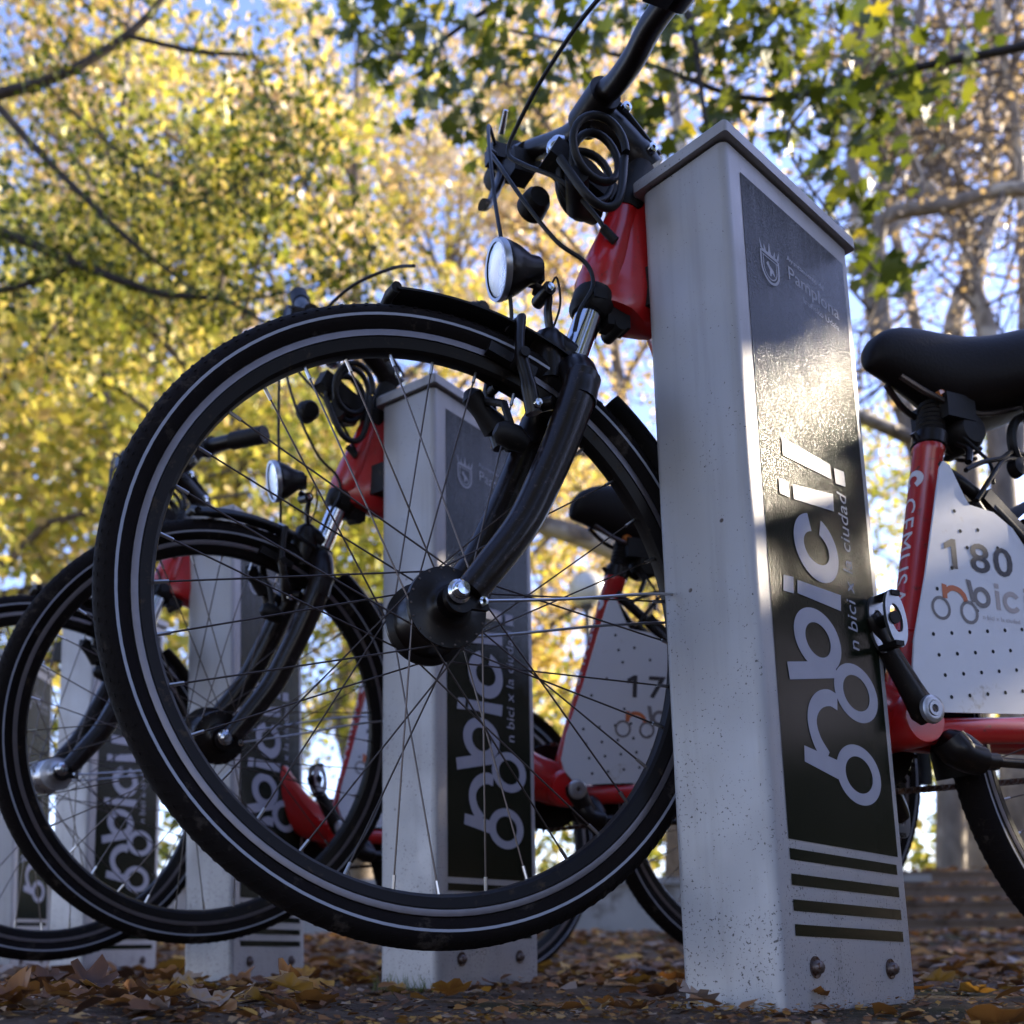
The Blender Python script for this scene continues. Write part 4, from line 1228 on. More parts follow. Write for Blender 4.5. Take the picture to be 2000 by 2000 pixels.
def lobed_leaf():
    """plane-tree leaf outline, unit size, stalk at the origin; list of 2D points"""
    tips = [(-0.50, 0.12), (-0.42, 0.58), (0.0, 0.95), (0.42, 0.58), (0.50, 0.12)]
    pts = [(0.0, 0.0), (-0.20, 0.03), tips[0], (-0.30, 0.30), tips[1], (-0.17, 0.52), tips[2], (0.17, 0.52), tips[3], (0.30, 0.30), tips[4], (0.20, 0.03)]
    return pts
LOBED = lobed_leaf()
def fallen_proto(name, mat, curl, tint, seed):
    """crumpled dry leaf: rounded lobes, mid rib fold, rolled edges, stalk"""
    r = random.Random(seed)
    out = [(-0.06, 0.02), (-0.26, 0.02), (-0.45, 0.10), (-0.47, 0.24), (-0.33, 0.34), (-0.46, 0.52), (-0.40, 0.66), (-0.20, 0.62), (-0.16, 0.80), (0.0, 0.98),
           (0.16, 0.80), (0.20, 0.62), (0.40, 0.66), (0.46, 0.52), (0.33, 0.34), (0.47, 0.24), (0.45, 0.10), (0.26, 0.02), (0.06, 0.02)]
    wx = r.uniform(.7, 1.0); fold = r.uniform(.3, 1.0) * curl
    def z(x, y, k):
        return fold * 0.55 * abs(x) ** 1.1 + curl * 0.35 * (y - .45) ** 2 * k + r.uniform(-.045, .045)
    k2 = r.uniform(-1.0, 2.2)
    vs = [(0, 0.42, 0.0)]
    n = len(out)
    for x, y in out: vs.append((x * .5 * wx, .42 + (y - .42) * .5, z(x * .5, .42 + (y - .42) * .5, k2)))
    for x, y in out: vs.append((x * wx * r.uniform(.85, 1.1), y * r.uniform(.92, 1.06), z(x, y, k2) + curl * .12 * r.random()))
    fs = []
    for i in range(n):
        j = (i + 1) % n
        fs.append((0, 1 + i, 1 + j))
        fs.append((1 + i, 1 + n + i, 1 + n + j, 1 + j))
    b = len(vs)
    vs += [(-0.012, 0.02, 0.0), (0.012, 0.02, 0.0), (0.05, -0.40, 0.05), (0.03, -0.40, 0.05)]
    fs.append((b, b + 1, b + 2, b + 3))
    me = bpy.data.meshes.new(name); me.from_pydata(vs, [], fs); me.materials.append(mat)
    me.polygons.foreach_set("use_smooth", [True] * len(fs))
    at = me.attributes.new("tint", 'FLOAT', 'POINT'); at.data.foreach_set("value", [min(1, max(0, tint + r.uniform(-.1, .1) + .12 * (k > n))) for k in range(len(vs))])
    me.update()
    return me

def leaf_proto(name, mat, curl=0.25, tint=0.5, seed=0):
    r = random.Random(seed)
    vs = [(0, 0.32, 0.0)]
    for x, y in LOBED:
        x2 = x * r.uniform(.88, 1.12); y2 = y * r.uniform(.92, 1.08)
        vs.append((x2, y2, curl * (abs(x2) ** 1.4) * r.uniform(.6, 1.3) - 0.15 * curl * y2 + curl * 0.5 * (y2 - 0.4) ** 2 * r.uniform(.3, 1.4)))
    n = len(LOBED)
    fs = [(0, 1 + i, 1 + (i + 1) % n) for i in range(n)]
    b = len(vs)
    vs += [(-0.012, 0.0, 0.0), (0.012, 0.0, 0.0), (0.02, -0.35, -0.06 + curl * .1), (0.0, -0.35, -0.06 + curl * .1)]
    fs.append((b, b + 1, b + 2, b + 3))
    me = bpy.data.meshes.new(name); me.from_pydata(vs, [], fs); me.materials.append(mat)
    at = me.attributes.new("tint", 'FLOAT', 'POINT'); at.data.foreach_set("value", [tint] * len(vs))
    me.update()
    return me

def rand_frames(n, rg, droop=0.0):
    a = rg.normal(size=(n, 3)); a[:, 2] -= droop; a /= np.linalg.norm(a, axis=1)[:, None]
    b = rg.normal(size=(n, 3)); b -= a * (a * b).sum(1)[:, None]; b /= np.linalg.norm(b, axis=1)[:, None]
    c = np.cross(a, b)
    return a, b, c
GAPS = [(Vector((0.43, 1.05, 0.61)), 0.18, 0.86), (Vector((0.06, 1.62, 0.62)), 0.10, 0.8)]   # holes in the shading crowns where low sun gets through
def leaf_cloud(name, P, size, tint, mat, rg, shape='quad', parent=None, droop=0.0, flat_=False):
    W = P + (np.array(parent.location) if parent else 0)
    kp = np.ones(len(P), bool); sdv = np.array(SUN_DIR)
    for (q, r_, pr_) in GAPS:
        d = W - np.array(q); al = d @ sdv; ds = np.linalg.norm(d - al[:, None] * sdv, axis=1)
        kp &= ~((al > 2) & (ds < r_) & (rg.random(len(P)) < pr_))
    P = P[kp]; tint = np.asarray(tint)[kp]
    if np.ndim(size): size = np.asarray(size)[kp]
    n = len(P); size = np.broadcast_to(size, (n,)) * rg.uniform(.7, 1.25, n)
    a, b, c = rand_frames(n, rg, droop)
    if flat_:   # lying leaves: only slightly tipped
        th = rg.uniform(0, 6.283, n); a = np.c_[np.cos(th), np.sin(th), rg.normal(size=n) * .22]; a /= np.linalg.norm(a, axis=1)[:, None]
        up_ = np.c_[rg.normal(size=n) * .25, rg.normal(size=n) * .25, np.ones(n)]; b = np.cross(a, up_); b /= np.linalg.norm(b, axis=1)[:, None]; c = np.cross(b, a)
    if shape == 'quad':
        T = np.array([(0, 0, 0), (-.36, .42, .08), (0, 1, 0), (.36, .42, .08)]); F = np.array([(0, 1, 2, 3)])
    elif shape == 'lobed':
        T = np.array([(0, 0.32, 0)] + [(x, y, 0.22 * abs(x)) for x, y in LOBED]); m = len(LOBED)
        F = np.array([(0, 1 + i, 1 + (i + 1) % m) for i in range(m)])
    else:  # six sided leaf
        T = np.array([(0, 0, 0), (-.30, .25, .06), (-.34, .6, .08), (0, 1, -.03), (.34, .6, .08), (.30, .25, .06)]); F = np.array([(0, 1, 2, 3), (0, 3, 4, 5)])
    k = len(T)
    V = P[:, None, :] + size[:, None, None] * (T[None, :, 0:1] * b[:, None, :] + T[None, :, 1:2] * a[:, None, :] + T[None, :, 2:3] * c[:, None, :])
    V = V.reshape(-1, 3); FF = (F[None] + (np.arange(n) * k)[:, None, None]).reshape(-1, F.shape[1])
    me = bpy.data.meshes.new(name)
    me.vertices.add(len(V)); me.vertices.foreach_set("co", V.astype(np.float32).ravel())
    fl = F.shape[1]
    me.loops.add(FF.size); me.loops.foreach_set("vertex_index", FF.astype(np.int32).ravel())
    me.polygons.add(len(FF)); me.polygons.foreach_set("loop_start", np.arange(0, FF.size, fl, dtype=np.int32)); me.polygons.foreach_set("loop_total", np.full(len(FF), fl, dtype=np.int32))
    me.update(calc_edges=True)
    at = me.attributes.new("tint", 'FLOAT', 'POINT'); at.data.foreach_set("value", np.repeat(np.clip(tint, 0, 1), k).astype(np.float32))
    me.materials.append(mat)
    o = bpy.data.objects.new(name, me); COL.objects.link(o)
    if parent: o.parent = parent
    return o

def wobble(p0, p1, n, amp, rg, sag=0.0):
    p0, p1 = np.array(p0, float), np.array(p1, float)
    L = np.linalg.norm(p1 - p0); out = []
    off = np.zeros(3)
    for i in range(n + 1):
        t = i / n
        if 0 < i < n: off = off * 0.6 + rg.normal(size=3) * amp * L / n
        q = p0 + (p1 - p0) * t + off * math.sin(math.pi * t) ** .5
        q[2] += sag * L * math.sin(math.pi * t)
        out.append(Vector(q))
    return out

def tree(base, H, crown_c, crown_r, nleaf, lsize, lmat, bmat, seed, label, cat="tree", group=None, tr=0.16, tints=(0, 1), nlimb=13, sig=0.45, name="tree", lean=(0, 0), shape='quad', twig=5, trunk_pts=None, leafless=0.0):
    rg = np.random.default_rng(seed)
    bx, by = base
    bz = float(lz(bx, by)) if by > 7.1 else float(gz(bx, by))
    root = empty(name, (bx, by, bz), label=label, cat=cat, group=group)
    B = Vector((bx, by, bz))
    topz = H
    tp = wobble((0, 0, -0.15), (lean[0], lean[1], topz - bz), 9, 0.10, rg) if trunk_pts is None else [p - B for p in trunk_pts]
    m = MB(); nT = len(tp)
    m.tube(tp, [tr * (1.25 if i == 0 else 1) * (1 - 0.8 * i / (nT - 1)) for i in range(nT)], 12)
    m.build("trunk", bmat, root)
    cc = np.array(crown_c) - np.array(B); cr = np.array(crown_r)
    centres = []
    for k in range(nlimb):
        u = rg.normal(size=3); u /= np.linalg.norm(u); rr = rg.uniform(.45, 1.0) ** (1 / 2)
        end = cc + u * cr * rr
        t = np.clip((end[2] - 0.35 * np.linalg.norm(end[:2] - cc[:2]) - 0) / (topz - bz), .18, .95) * rg.uniform(.75, 1.0)
        fi = t * (nT - 1); i0 = int(min(nT - 2, fi)); st_ = tp[i0].lerp(tp[i0 + 1], fi - i0)
        pl = wobble(st_, end, 7, 0.16, rg, 0.06)
        r0 = tr * (1 - 0.75 * t) * 0.55
        m = MB(); m.tube(pl, [r0 * (1 - 0.75 * i / 7) + 0.006 for i in range(8)], 8)
        for q in range(twig):
            a0 = pl[rg.integers(2, 7)]
            e2 = np.array(a0) + rg.normal(size=3) * cr * 0.28
            tw = wobble(a0, e2, 4, 0.2, rg)
            m.tube(tw, [r0 * .28 * (1 - .7 * i / 4) + 0.003 for i in range(5)], 5)
            centres += [np.array(tw[2]), np.array(tw[4]), np.array(tw[3])]
            if leafless:
                for z_ in range(2):
                    a1 = tw[rg.integers(1, 5)]; e3 = np.array(a1) + rg.normal(size=3) * cr * 0.14
                    m.tube(wobble(a1, e3, 3, 0.2, rg), [0.008, 0.006, 0.005, 0.003], 4)
        centres += [np.array(pl[5]), np.array(pl[6]), np.array(pl[7])]
        m.build("branch", bmat, root)
    centres = np.array(centres)
    wts = rg.uniform(.2, 1.6, len(centres)); idx = rg.choice(len(centres), nleaf, p=wts / wts.sum())
    P = centres[idx] + rg.normal(size=(nleaf, 3)) * sig * rg.uniform(.4, 1.2, (nleaf, 1))
    ctint = rg.uniform(tints[0], tints[1], len(centres))
    tint = ctint[idx] * 0.6 + rg.uniform(tints[0], tints[1], nleaf) * 0.4
    P[:, 2] = np.maximum(P[:, 2], 0.25)
    cw = leaf_cloud("crown", P, lsize, tint, lmat, rg, shape, root)
    tag(cw, kind="stuff")
    return root

G = "yellow autumn trees behind the docks"
# (px x of trunk foot, D, crown centre px, D, radii, leaves...)
def T(xb, D, cxp, cyp, crad, n, ls, seed, label, H=None, tints=(0.15, 0.9), tr=0.14, mat='leaf_yellow', bark='bark', sig=0.4, D2=None, **k):
    b = px(xb, 1800, D); c = px(cxp, cyp, D2 or D)
    return tree((b.x, b.y), (H or c.z + crad[2] * 0.8), c, crad, n, ls, MT[mat], MT[bark], seed, label, group=G if mat == 'leaf_yellow' else None, tr=tr, tints=tints, sig=sig, **k)
T(-120, 10.5, 60, 1000, (2.9, 2.2, 2.9), 7000, 0.145, 21, "low bushy yellow green tree at the left edge behind the furthest front wheel", tints=(0.15, .85))
T(420, 12.5, 330, 700, (3.2, 2.4, 3.6), 7500, 0.15, 22, "yellow green tree filling the left, behind the nearest front wheel", tints=(0.1, .8))
T(700, 16.0, 620, 420, (4.2, 3.0, 4.6), 8500, 0.165, 23, "tall golden tree rising behind the bicycle headlamp", tints=(0.3, 1.1), tr=0.2)
T(180, 17.5, 120, 300, (4.6, 3.0, 4.8), 7500, 0.17, 24, "tall golden tree in the upper left behind the dark branches", tints=(0.25, 1.0), tr=0.2)
T(1010, 14.0, 1010, 1080, (3.0, 2.4, 3.0), 8500, 0.14, 25, "golden tree behind the street lamp and the second saddle", tints=(0.3, .95))
T(820, 12.0, 760, 1150, (2.0, 1.8, 2.4), 7000, 0.115, 26, "small lime green tree glimpsed under the nearest wheel's hub", tints=(0.1, .6))
T(1320, 19.0, 1280, 250, (4.6, 3.0, 4.6), 5500, 0.17, 27, "pale golden tree high behind the handlebar", tints=(0.5, 1.0), tr=0.2)
T(560, 24.0, 560, 1150, (6.5, 3.0, 5.5), 14000, 0.19, 28, "far yellow tree low down between the second and third posts", tints=(0.2, .9), tr=0.22)
T(-350, 22.0, 0, 900, (6.5, 3.0, 6.5), 10000, 0.2, 29, "far yellow tree at the extreme left", tints=(0.2, .9), tr=0.22)
T(1250, 26.0, 1230, 1100, (6.0, 3.0, 6.0), 13000, 0.20, 30, "far golden tree right of the street lamp", tints=(0.3, 1.0), tr=0.22)
T(900, 30.0, 820, 250, (8.5, 4.0, 8.0), 7500, 0.25, 31, "highest far golden tree above the front wheel", tints=(0.4, 1.0), tr=0.3, H=24)
T(250, 32.0, 150, 600, (8.5, 4.0, 8.0), 7000, 0.26, 32, "far golden tree behind the left hand trees", tints=(0.3, 1.0), tr=0.3, H=24)

# pale barked, nearly bare plane trees on the right
def limb(m, pts, r0, r1, n=12, sub=5):
    s = spline(pts, sub); k = len(s)
    m.tube(s, [r0 + (r1 - r0) * i / (k - 1) for i in range(k)], n)
def bare_tree(name_label, foot, D, main, limbs, seed, nleaf, r0, tints=(0, 1), mat='leaf_brown', ls=0.075, sig=0.35, ntw=60, twl=0.9):
    rg = np.random.default_rng(seed)
    fz = float(lz(*foot)) if foot[1] > 7.1 else float(gz(*foot))
    root = empty("plane_tree", (foot[0], foot[1], fz), label=name_label, cat="tree", group="nearly bare plane trees on the right")
    B = Vector((foot[0], foot[1], fz))
    pts = [Vector((0, 0, -0.1))] + [px(*p) - B for p in main]
    m = MB(); limb(m, pts, r0 * 1.2, r0 * .35); m.build("trunk", MT['barkpale'], root)
    cen = []; tw = MB()
    allp = [spline(pts, 5)]
    for (L, a, b) in limbs:
        lp = [px(*p) - B for p in L]
        m = MB(); limb(m, lp, a * 1.3, b * 1.25, 10); m.build("branch", MT['barkpale'], root)
        allp.append(spline(lp, 5))
    for k in range(ntw):
        s = allp[rg.integers(0, len(allp))]; i = rg.integers(len(s) // 3, len(s)); p = s[i]
        e = np.array(p) + rg.normal(size=3) * twl * np.array([1, .7, .8]) + [0, 0, 0.25]
        w = wobble(p, e, 5, 0.22, rg); tw.tube(w, [0.022, 0.018, 0.014, 0.011, 0.008, 0.005], 5)
        for z_ in range(3):
            a1 = w[rg.integers(1, 6)]; e3 = np.array(a1) + rg.normal(size=3) * twl * 0.5
            w2 = wobble(a1, e3, 4, 0.22, rg); tw.tube(w2, [0.009, 0.008, 0.006, 0.005, 0.003], 4)
            cen += [np.array(w2[2]), np.array(w2[4])]
    o = tw.build("twigs", MT['bark'], root); tag(o, kind="stuff")
    cen = np.array(cen); idx = rg.integers(0, len(cen), nleaf)
    P = cen[idx] + rg.normal(size=(nleaf, 3)) * sig
    keep = P[:, 2] > 1.0; P = P[keep]
    cw = leaf_cloud("crown", P, ls, rg.uniform(*tints, len(P)), MT[mat], rg, 'quad', root); tag(cw, kind="stuff")
    return root
f = px(1860, 1800, 9.5)
bare_tree("pale plane tree whose trunk runs up from behind panel 180 past the saddle nose", (f.x, f.y), 9.5,
          [(1850, 1200, 9.5), (1800, 900, 9.5), (1730, 700, 9.5), (1690, 500, 9.6), (1665, 300, 9.7), (1680, 60, 9.9), (1700, -300, 10)],
          [([(1730, 700, 9.5), (1712, 480, 9.4), (1740, 420, 9.3), (1850, 400, 9.2), (1960, 370, 9.2), (2080, 380, 9)], 0.07, 0.05),
           ([(1790, 860, 9.5), (1650, 800, 9.2), (1560, 760, 9), (1400, 790, 8.8)], 0.06, 0.02),
           ([(1665, 300, 9.7), (1760, 160, 9.8), (1790, 60, 9.9), (1830, -150, 10)], 0.06, 0.03),
           ([(1700, 480, 9.6), (1800, 380, 9.7), (1740, 220, 9.8), (1700, 120, 9.9)], 0.035, 0.02)], 41, 1300, 0.11, ntw=70)
f = px(1920, 1800, 11)
bare_tree("forked pale plane tree behind the middle of the saddle", (f.x, f.y), 11,
          [(1905, 1200, 11), (1880, 800, 11), (1862, 640, 11), (1895, 530, 11), (1885, 420, 11), (1830, 330, 11.2), (1770, 190, 11.4), (1760, 40, 11.5), (1720, -200, 11.5)],
          [([(1895, 530, 11), (1920, 480, 11), (1945, 380, 11.2), (1925, 200, 11.4), (1960, 40, 11.6), (2000, -160, 12)], 0.08, 0.04),
           ([(1885, 420, 11), (1870, 330, 10.8), (1840, 260, 10.6), (1860, 120, 10.5), (1830, 0, 10.4)], 0.05, 0.03),
           ([(1880, 430, 11), (1990, 350, 11.2), (2050, 250, 11)], 0.07, 0.05)], 42, 1300, 0.12, ntw=75)
f = px(1985, 1800, 10)
bare_tree("thick pale plane tree at the right edge of the photo", (f.x, f.y), 10,
          [(1975, 1200, 10), (1945, 800, 10), (1925, 640, 10), (1905, 560, 10), (1930, 440, 10), (2010, 300, 10), (2050, 100, 10)],
          [([(1905, 560, 10), (1900, 500, 10), (1840, 400, 10.2), (1790, 330, 10.4), (1745, 230, 10.6), (1750, 0, 10.8)], 0.06, 0.03),
           ([(1990, 900, 10), (2000, 600, 10), (1990, 300, 9.8), (1960, 100, 9.6), (1940, -100, 9.5)], 0.05, 0.03)], 43, 1500, 0.12, ntw=75)
f = px(1420, 1800, 12)
bare_tree("plane tree behind the nearest post, its grey limb sloping down above the street lamp", (f.x, f.y), 12,
          [(1440, 1300, 12), (1430, 1000, 12), (1400, 700, 12), (1340, 350, 12), (1300, 50, 12)],
          [([(1440, 1170, 12), (1330, 1125, 11.9), (1240, 1090, 11.8), (1140, 1050, 11.7), (1050, 1022, 11.6), (960, 990, 11.5)], 0.13, 0.085),
           ([(1430, 900, 12), (1250, 890, 11.8), (1100, 880, 11.6), (1000, 860, 11.5)], 0.07, 0.03),
           ([(1430, 1000, 12), (1600, 900, 12), (1660, 860, 12)], 0.08, 0.05)], 44, 1500, 0.17, ntw=40)
T(1900, 24.0, 1950, -50, (6, 4, 4.0), 1900, 0.14, 45, "hazy brown leaved tree far behind the plane trees", tints=(0, 1), tr=0.25, mat='leaf_brown', leafless=1, nlimb=20)
T(2150, 15.0, 2120, 120, (2.8, 3, 2.6), 1200, 0.11, 46, "brown leaved tree just beyond the right edge", tints=(0, 1), tr=0.25, mat='leaf_brown', leafless=1, nlimb=16)
T(1950, 28.0, 1950, 1520, (7, 3, 2.2), 6000, 0.16, 47, "low green shrubbery far behind the chain of bicycle 180", tints=(0.0, .5), tr=0.1, mat='leaf_yellow', H=4)

T(1740, 21.0, 1740, 1150, (4.8, 3, 4.2), 6500, 0.17, 48, "thin yellow green tree low down behind the seat tube of bicycle 180", tints=(0.1, .8), tr=0.16)
T(1250, 34.0, 1600, 1480, (12, 3, 3.2), 9000, 0.24, 49, "long low belt of trees at the far edge of the park", tints=(0.0, .7), tr=0.2)
sb = empty("shrub_belt", (3.0, 24.0, float(lz(3.0, 24.0))), label="low continuous belt of shrubs at the far end of the lawn", cat="shrubs")
rg = np.random.default_rng(61)
n = 9000
P = np.c_[rg.uniform(-24, 24, n), rg.uniform(-1, 1, n), rg.uniform(-.2, 1.0, n) ** 1.0 * 3.0]
P[:, 2] *= 0.75 + 0.25 * np.sin(P[:, 0] * .9) * np.cos(P[:, 0] * 0.37 + 1)
tag(leaf_cloud("shrub_foliage", P, 0.26, rg.uniform(0, .7, n), MT['leaf_yellow'], rg, 'hex', sb), kind="stuff")
# near, shaded plane tree: trunk out of the photo on the right, limbs over the docks; its crown shades them
rg = np.random.default_rng(77)
root = empty("plane_tree", (7.4, 3.9, 0), label="green leaved plane tree whose branch hangs across the top of the photo above the handlebar", cat="tree")
B = Vector((7.4, 3.9, 0))
m = MB(); tp = [Vector(p) for p in ((0, 0, -0.1), (0.05, 0, 1.2), (-0.1, -0.1, 2.6), (-0.3, -0.2, 3.9), (-0.2, -0.3, 5.2), (0.0, -0.4, 6.6))]
limb(m, tp, 0.24, 0.08); m.build("trunk", MT['barkpale'], root)
near_limbs = [
    [(-0.3, -0.2, 3.7), px(2350, 0, 4.3) - B, px(2000, 90, 4.4) - B, px(1800, 130, 4.5) - B, px(1600, 180, 4.5) - B, px(1450, 190, 4.5) - B, px(1250, 120, 4.6) - B, px(1000, 60, 4.7) - B, px(820, 30, 4.8) - B],
    [(-0.25, -0.3, 4.6), px(2100, -350, 4.6) - B, px(1650, -180, 4.5) - B, px(1340, -60, 4.3) - B, px(1355, 60, 4.2) - B, px(1378, 240, 4.15) - B],
    [px(1650, -180, 4.5) - B, px(1200, -120, 4.6) - B, px(950, 20, 4.7) - B, px(800, 110, 4.9) - B, px(700, 60, 5.0) - B],
    [px(1600, 180, 4.5) - B, px(1540, 260, 4.45) - B, px(1560, 330, 4.4) - B, px(1660, 470, 4.4) - B, px(1720, 540, 4.4) - B],
]
segs = []
for i, L in enumerate(near_limbs):
    m = MB(); s = spline([Vector(p) for p in L], 6); k = len(s)
    r0, r1 = ((0.035, 0.005), (0.06, 0.009), (0.03, 0.006), (0.012, 0.004))[i]
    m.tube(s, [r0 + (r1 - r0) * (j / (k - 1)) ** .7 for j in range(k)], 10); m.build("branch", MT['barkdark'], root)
    segs.append(s)
# leaf positions of the visible spray (clusters where the photo has them)
cl = [(690, 60, 60, 12), (760, 110, 70, 16), (700, 20, 60, 16), (820, 60, 80, 22), (900, 40, 90, 26), (960, 110, 90, 26), (880, 170, 70, 16), (1010, 200, 70, 22), (1000, 270, 45, 12), (1060, 60, 80, 22),
      (860, 240, 40, 7), (1120, 130, 70, 16), (1230, 50, 70, 18), (1320, 120, 80, 24), (1400, 60, 80, 26), (1450, 150, 80, 30), (1520, 90, 80, 26), (1560, 200, 80, 30), (1640, 150, 80, 24), (1680, 210, 55, 16),
      (1400, 250, 60, 16), (1280, 250, 50, 10), (1600, 290, 60, 14), (1720, 270, 40, 9), (1770, 190, 55, 14), (1850, 210, 35, 7), (1900, 95, 38, 9), (1840, 130, 40, 8), (1650, 340, 45, 8), (1720, 370, 40, 6),
      (1700, 500, 45, 10), (1750, 540, 35, 8), (1670, 440, 30, 5), (1590, 400, 25, 4), (1230, 290, 40, 8), (1500, 20, 80, 26), (1620, 30, 80, 22), (1350, 10, 70, 20), (1180, 10, 70, 18), (760, 10, 60, 16), (1740, 60, 60, 12)]
lp = [leaf_proto("leaf", MT['leaf_green'], 0.3, t, s_) for s_, t in enumerate((0.05, 0.15, 0.3, 0.5, 0.75, 1.0, 0.2, 0.4))]
cnt = 0; extra = []; tot = sum(c[3] for c in cl)
for (cx_, cy_, sg, n) in cl:
    nn = int(round(n * 300 / tot))
    for k in range(int(n * 1.6)):
        D = 4.5 + rg.normal() * 0.28
        P = px(cx_ + rg.normal() * sg * .75, cy_ + rg.normal() * sg * .65, D) - B
        if k < nn and cnt < 300:
            o = bpy.data.objects.new("leaf", lp[rg.choice(8, p=(.2, .2, .18, .12, .04, .02, .14, .10))]); COL.objects.link(o); o.parent = root
            o.location = P; s_ = rg.uniform(.07, .125); o.scale = (s_, s_, s_)
            o.rotation_euler = (rg.uniform(-2.4, -.6), rg.uniform(-.9, .9), rg.uniform(0, 6.28)); cnt += 1
        else: extra.append(P)
        if k % 3 == 0:  # stalk to nearest limb point is implied by small twigs
            pass
tw = MB()
for (cx_, cy_, sg, n) in cl:
    c = px(cx_, cy_, 4.5) - B
    best = min((q for s in segs for q in s[3:]), key=lambda q: (q - c).length)
    tw.tube(wobble(best, c, 4, 0.15, rg), [0.006, 0.005, 0.004, 0.003, 0.002], 5)
    for z_ in range(3):
        e = px(cx_ + rg.normal() * sg * .8, cy_ + rg.normal() * sg * .7, 4.5 + rg.normal() * .2) - B
        tw.tube(wobble(c, e, 3, 0.15, rg), [0.003, 0.0025, 0.002, 0.0015], 4)
tag(tw.build("twigs", MT['barkdark'], root), kind="stuff")
# the crown: dense towards the sun side of the docks, built as stuff
cc = []
for k in range(26):
    u = rg.normal(size=3); u /= np.linalg.norm(u)
    e = np.array([0.6, -0.5, 3.6]) + u * np.array([2.0, 3.6, 2.6]) * rg.uniform(.5, 1) ** .5
    e[2] = max(e[2], 1.4)
    t = rg.uniform(.45, .95); fi = t * 5; i0 = int(min(4, fi)); a0 = tp[i0].lerp(tp[i0 + 1], fi - i0)
    w = wobble(a0, e, 6, .12, rg, .05)
    m = MB(); m.tube(w, [0.05, 0.042, 0.034, 0.026, 0.019, 0.013, 0.008], 7); m.build("branch", MT['barkpale'], root)
    cc += [np.array(w[q]) for q in (3, 4, 5, 6)]
cc = np.array(cc); N = 19000
idx = rg.integers(0, len(cc), N)
P = cc[idx] + rg.normal(size=(N, 3)) * 0.55
SH = P
ex = np.array([tuple(p) for p in extra])
tint = np.concatenate([rg.uniform(0, .8, N), rg.choice([0.05, .2, .35, .5, .9], len(ex), p=(.32, .28, .2, .14, .06))])
# keep the photo's open part clear of the big crown
wx = P[:, 0] + B.x; wy = P[:, 1] + B.y; wz = P[:, 2] + B.z
vis = (wx / np.maximum(wy, .1) < 0.72) & (wy > 0)
P = P[~vis]; tint = np.concatenate([rg.uniform(0, .8, len(P)), tint[N:]])
o = leaf_cloud("foliage", np.vstack([P, ex]), np.concatenate([np.full(len(P), .15), np.full(len(ex), .10)]), tint, MT['leaf_green'], rg, 'lobed', root); tag(o, kind="stuff")

# left: dark branches reaching in from a tree outside the photo
root = empty("linden_tree", (-6.2, 7.6, float(lz(-6.2, 7.6))), label="tree reaching in from the left with thin dark branches and small green leaves", cat="tree")
B = Vector((-6.2, 7.6, float(lz(-6.2, 7.6))))
tp = [Vector(p) for p in ((0, 0, -0.1), (0.05, 0, 1.4), (0.1, -0.1, 3.0), (0.0, -0.2, 5.0), (0.2, -0.2, 7.5))]
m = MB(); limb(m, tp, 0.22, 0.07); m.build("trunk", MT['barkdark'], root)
LB = [([tp[3], px(-300, 250, 7.8) - B, px(-20, 188, 8) - B, px(129, 142, 8) - B, px(259, 60, 8) - B, px(340, -30, 8) - B], 0.05, 0.018),
      ([px(250, 70, 8) - B, px(380, 100, 8) - B, px(495, 112, 8) - B, px(512, 160, 8) - B, px(560, 270, 8) - B, px(600, 370, 8) - B], 0.018, 0.006),
      ([px(-20, 188, 8) - B, px(70, 290, 8) - B, px(175, 395, 8) - B, px(260, 475, 8) - B, px(330, 530, 8) - B, px(410, 590, 8) - B], 0.030, 0.008),
      ([tp[2], px(-300, 420, 8) - B, px(-20, 450, 8) - B, px(150, 515, 8) - B, px(300, 570, 8) - B, px(390, 580, 8) - B, px(450, 592, 8) - B, px(530, 640, 8) - B], 0.045, 0.008),
      ([px(-200, 600, 8) - B, px(0, 568, 8) - B, px(80, 545, 8) - B, px(160, 515, 8) - B], 0.02, 0.012),
      ([px(90, 165, 8) - B, px(190, 260, 8) - B, px(300, 340, 8) - B, px(420, 400, 8) - B], 0.012, 0.004),
      ([px(440, 375, 7.8) - B, px(500, 340, 7.8) - B, px(560, 330, 7.8) - B], 0.008, 0.004),
      ([px(450, 590, 8) - B, px(620, 560, 8) - B, px(700, 520, 8) - B, px(740, 480, 8) - B], 0.01, 0.004)]
cen = []; tw = MB()
for (L, a, b_) in LB:
    L = [Vector(p) for p in L]
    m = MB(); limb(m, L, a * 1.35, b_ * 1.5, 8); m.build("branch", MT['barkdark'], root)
    s = spline(L, 6)
    for k in range(30):
        p = s[rg.integers(len(s) // 5, len(s))]
        e = np.array(p) + rg.normal(size=3) * np.array([.32, .35, .30])
        w = wobble(p, e, 4, .15, rg); tw.tube(w, [0.007, 0.005, 0.004, 0.003, 0.002], 4)
        cen += [np.array(w[2]), np.array(w[3]), np.array(w[4])]
tag(tw.build("twigs", MT['barkdark'], root), kind="stuff")
cen = np.array(cen); N = 6000; idx = rg.integers(0, len(cen), N)
P = cen[idx] + rg.normal(size=(N, 3)) * 0.17
tag(leaf_cloud("foliage", P, 0.062, rg.choice([.05, .25, .5, .75, 1.0], N, p=(.25, .3, .25, .15, .05)), MT['leaf_green'], rg, 'hex', root), kind="stuff")

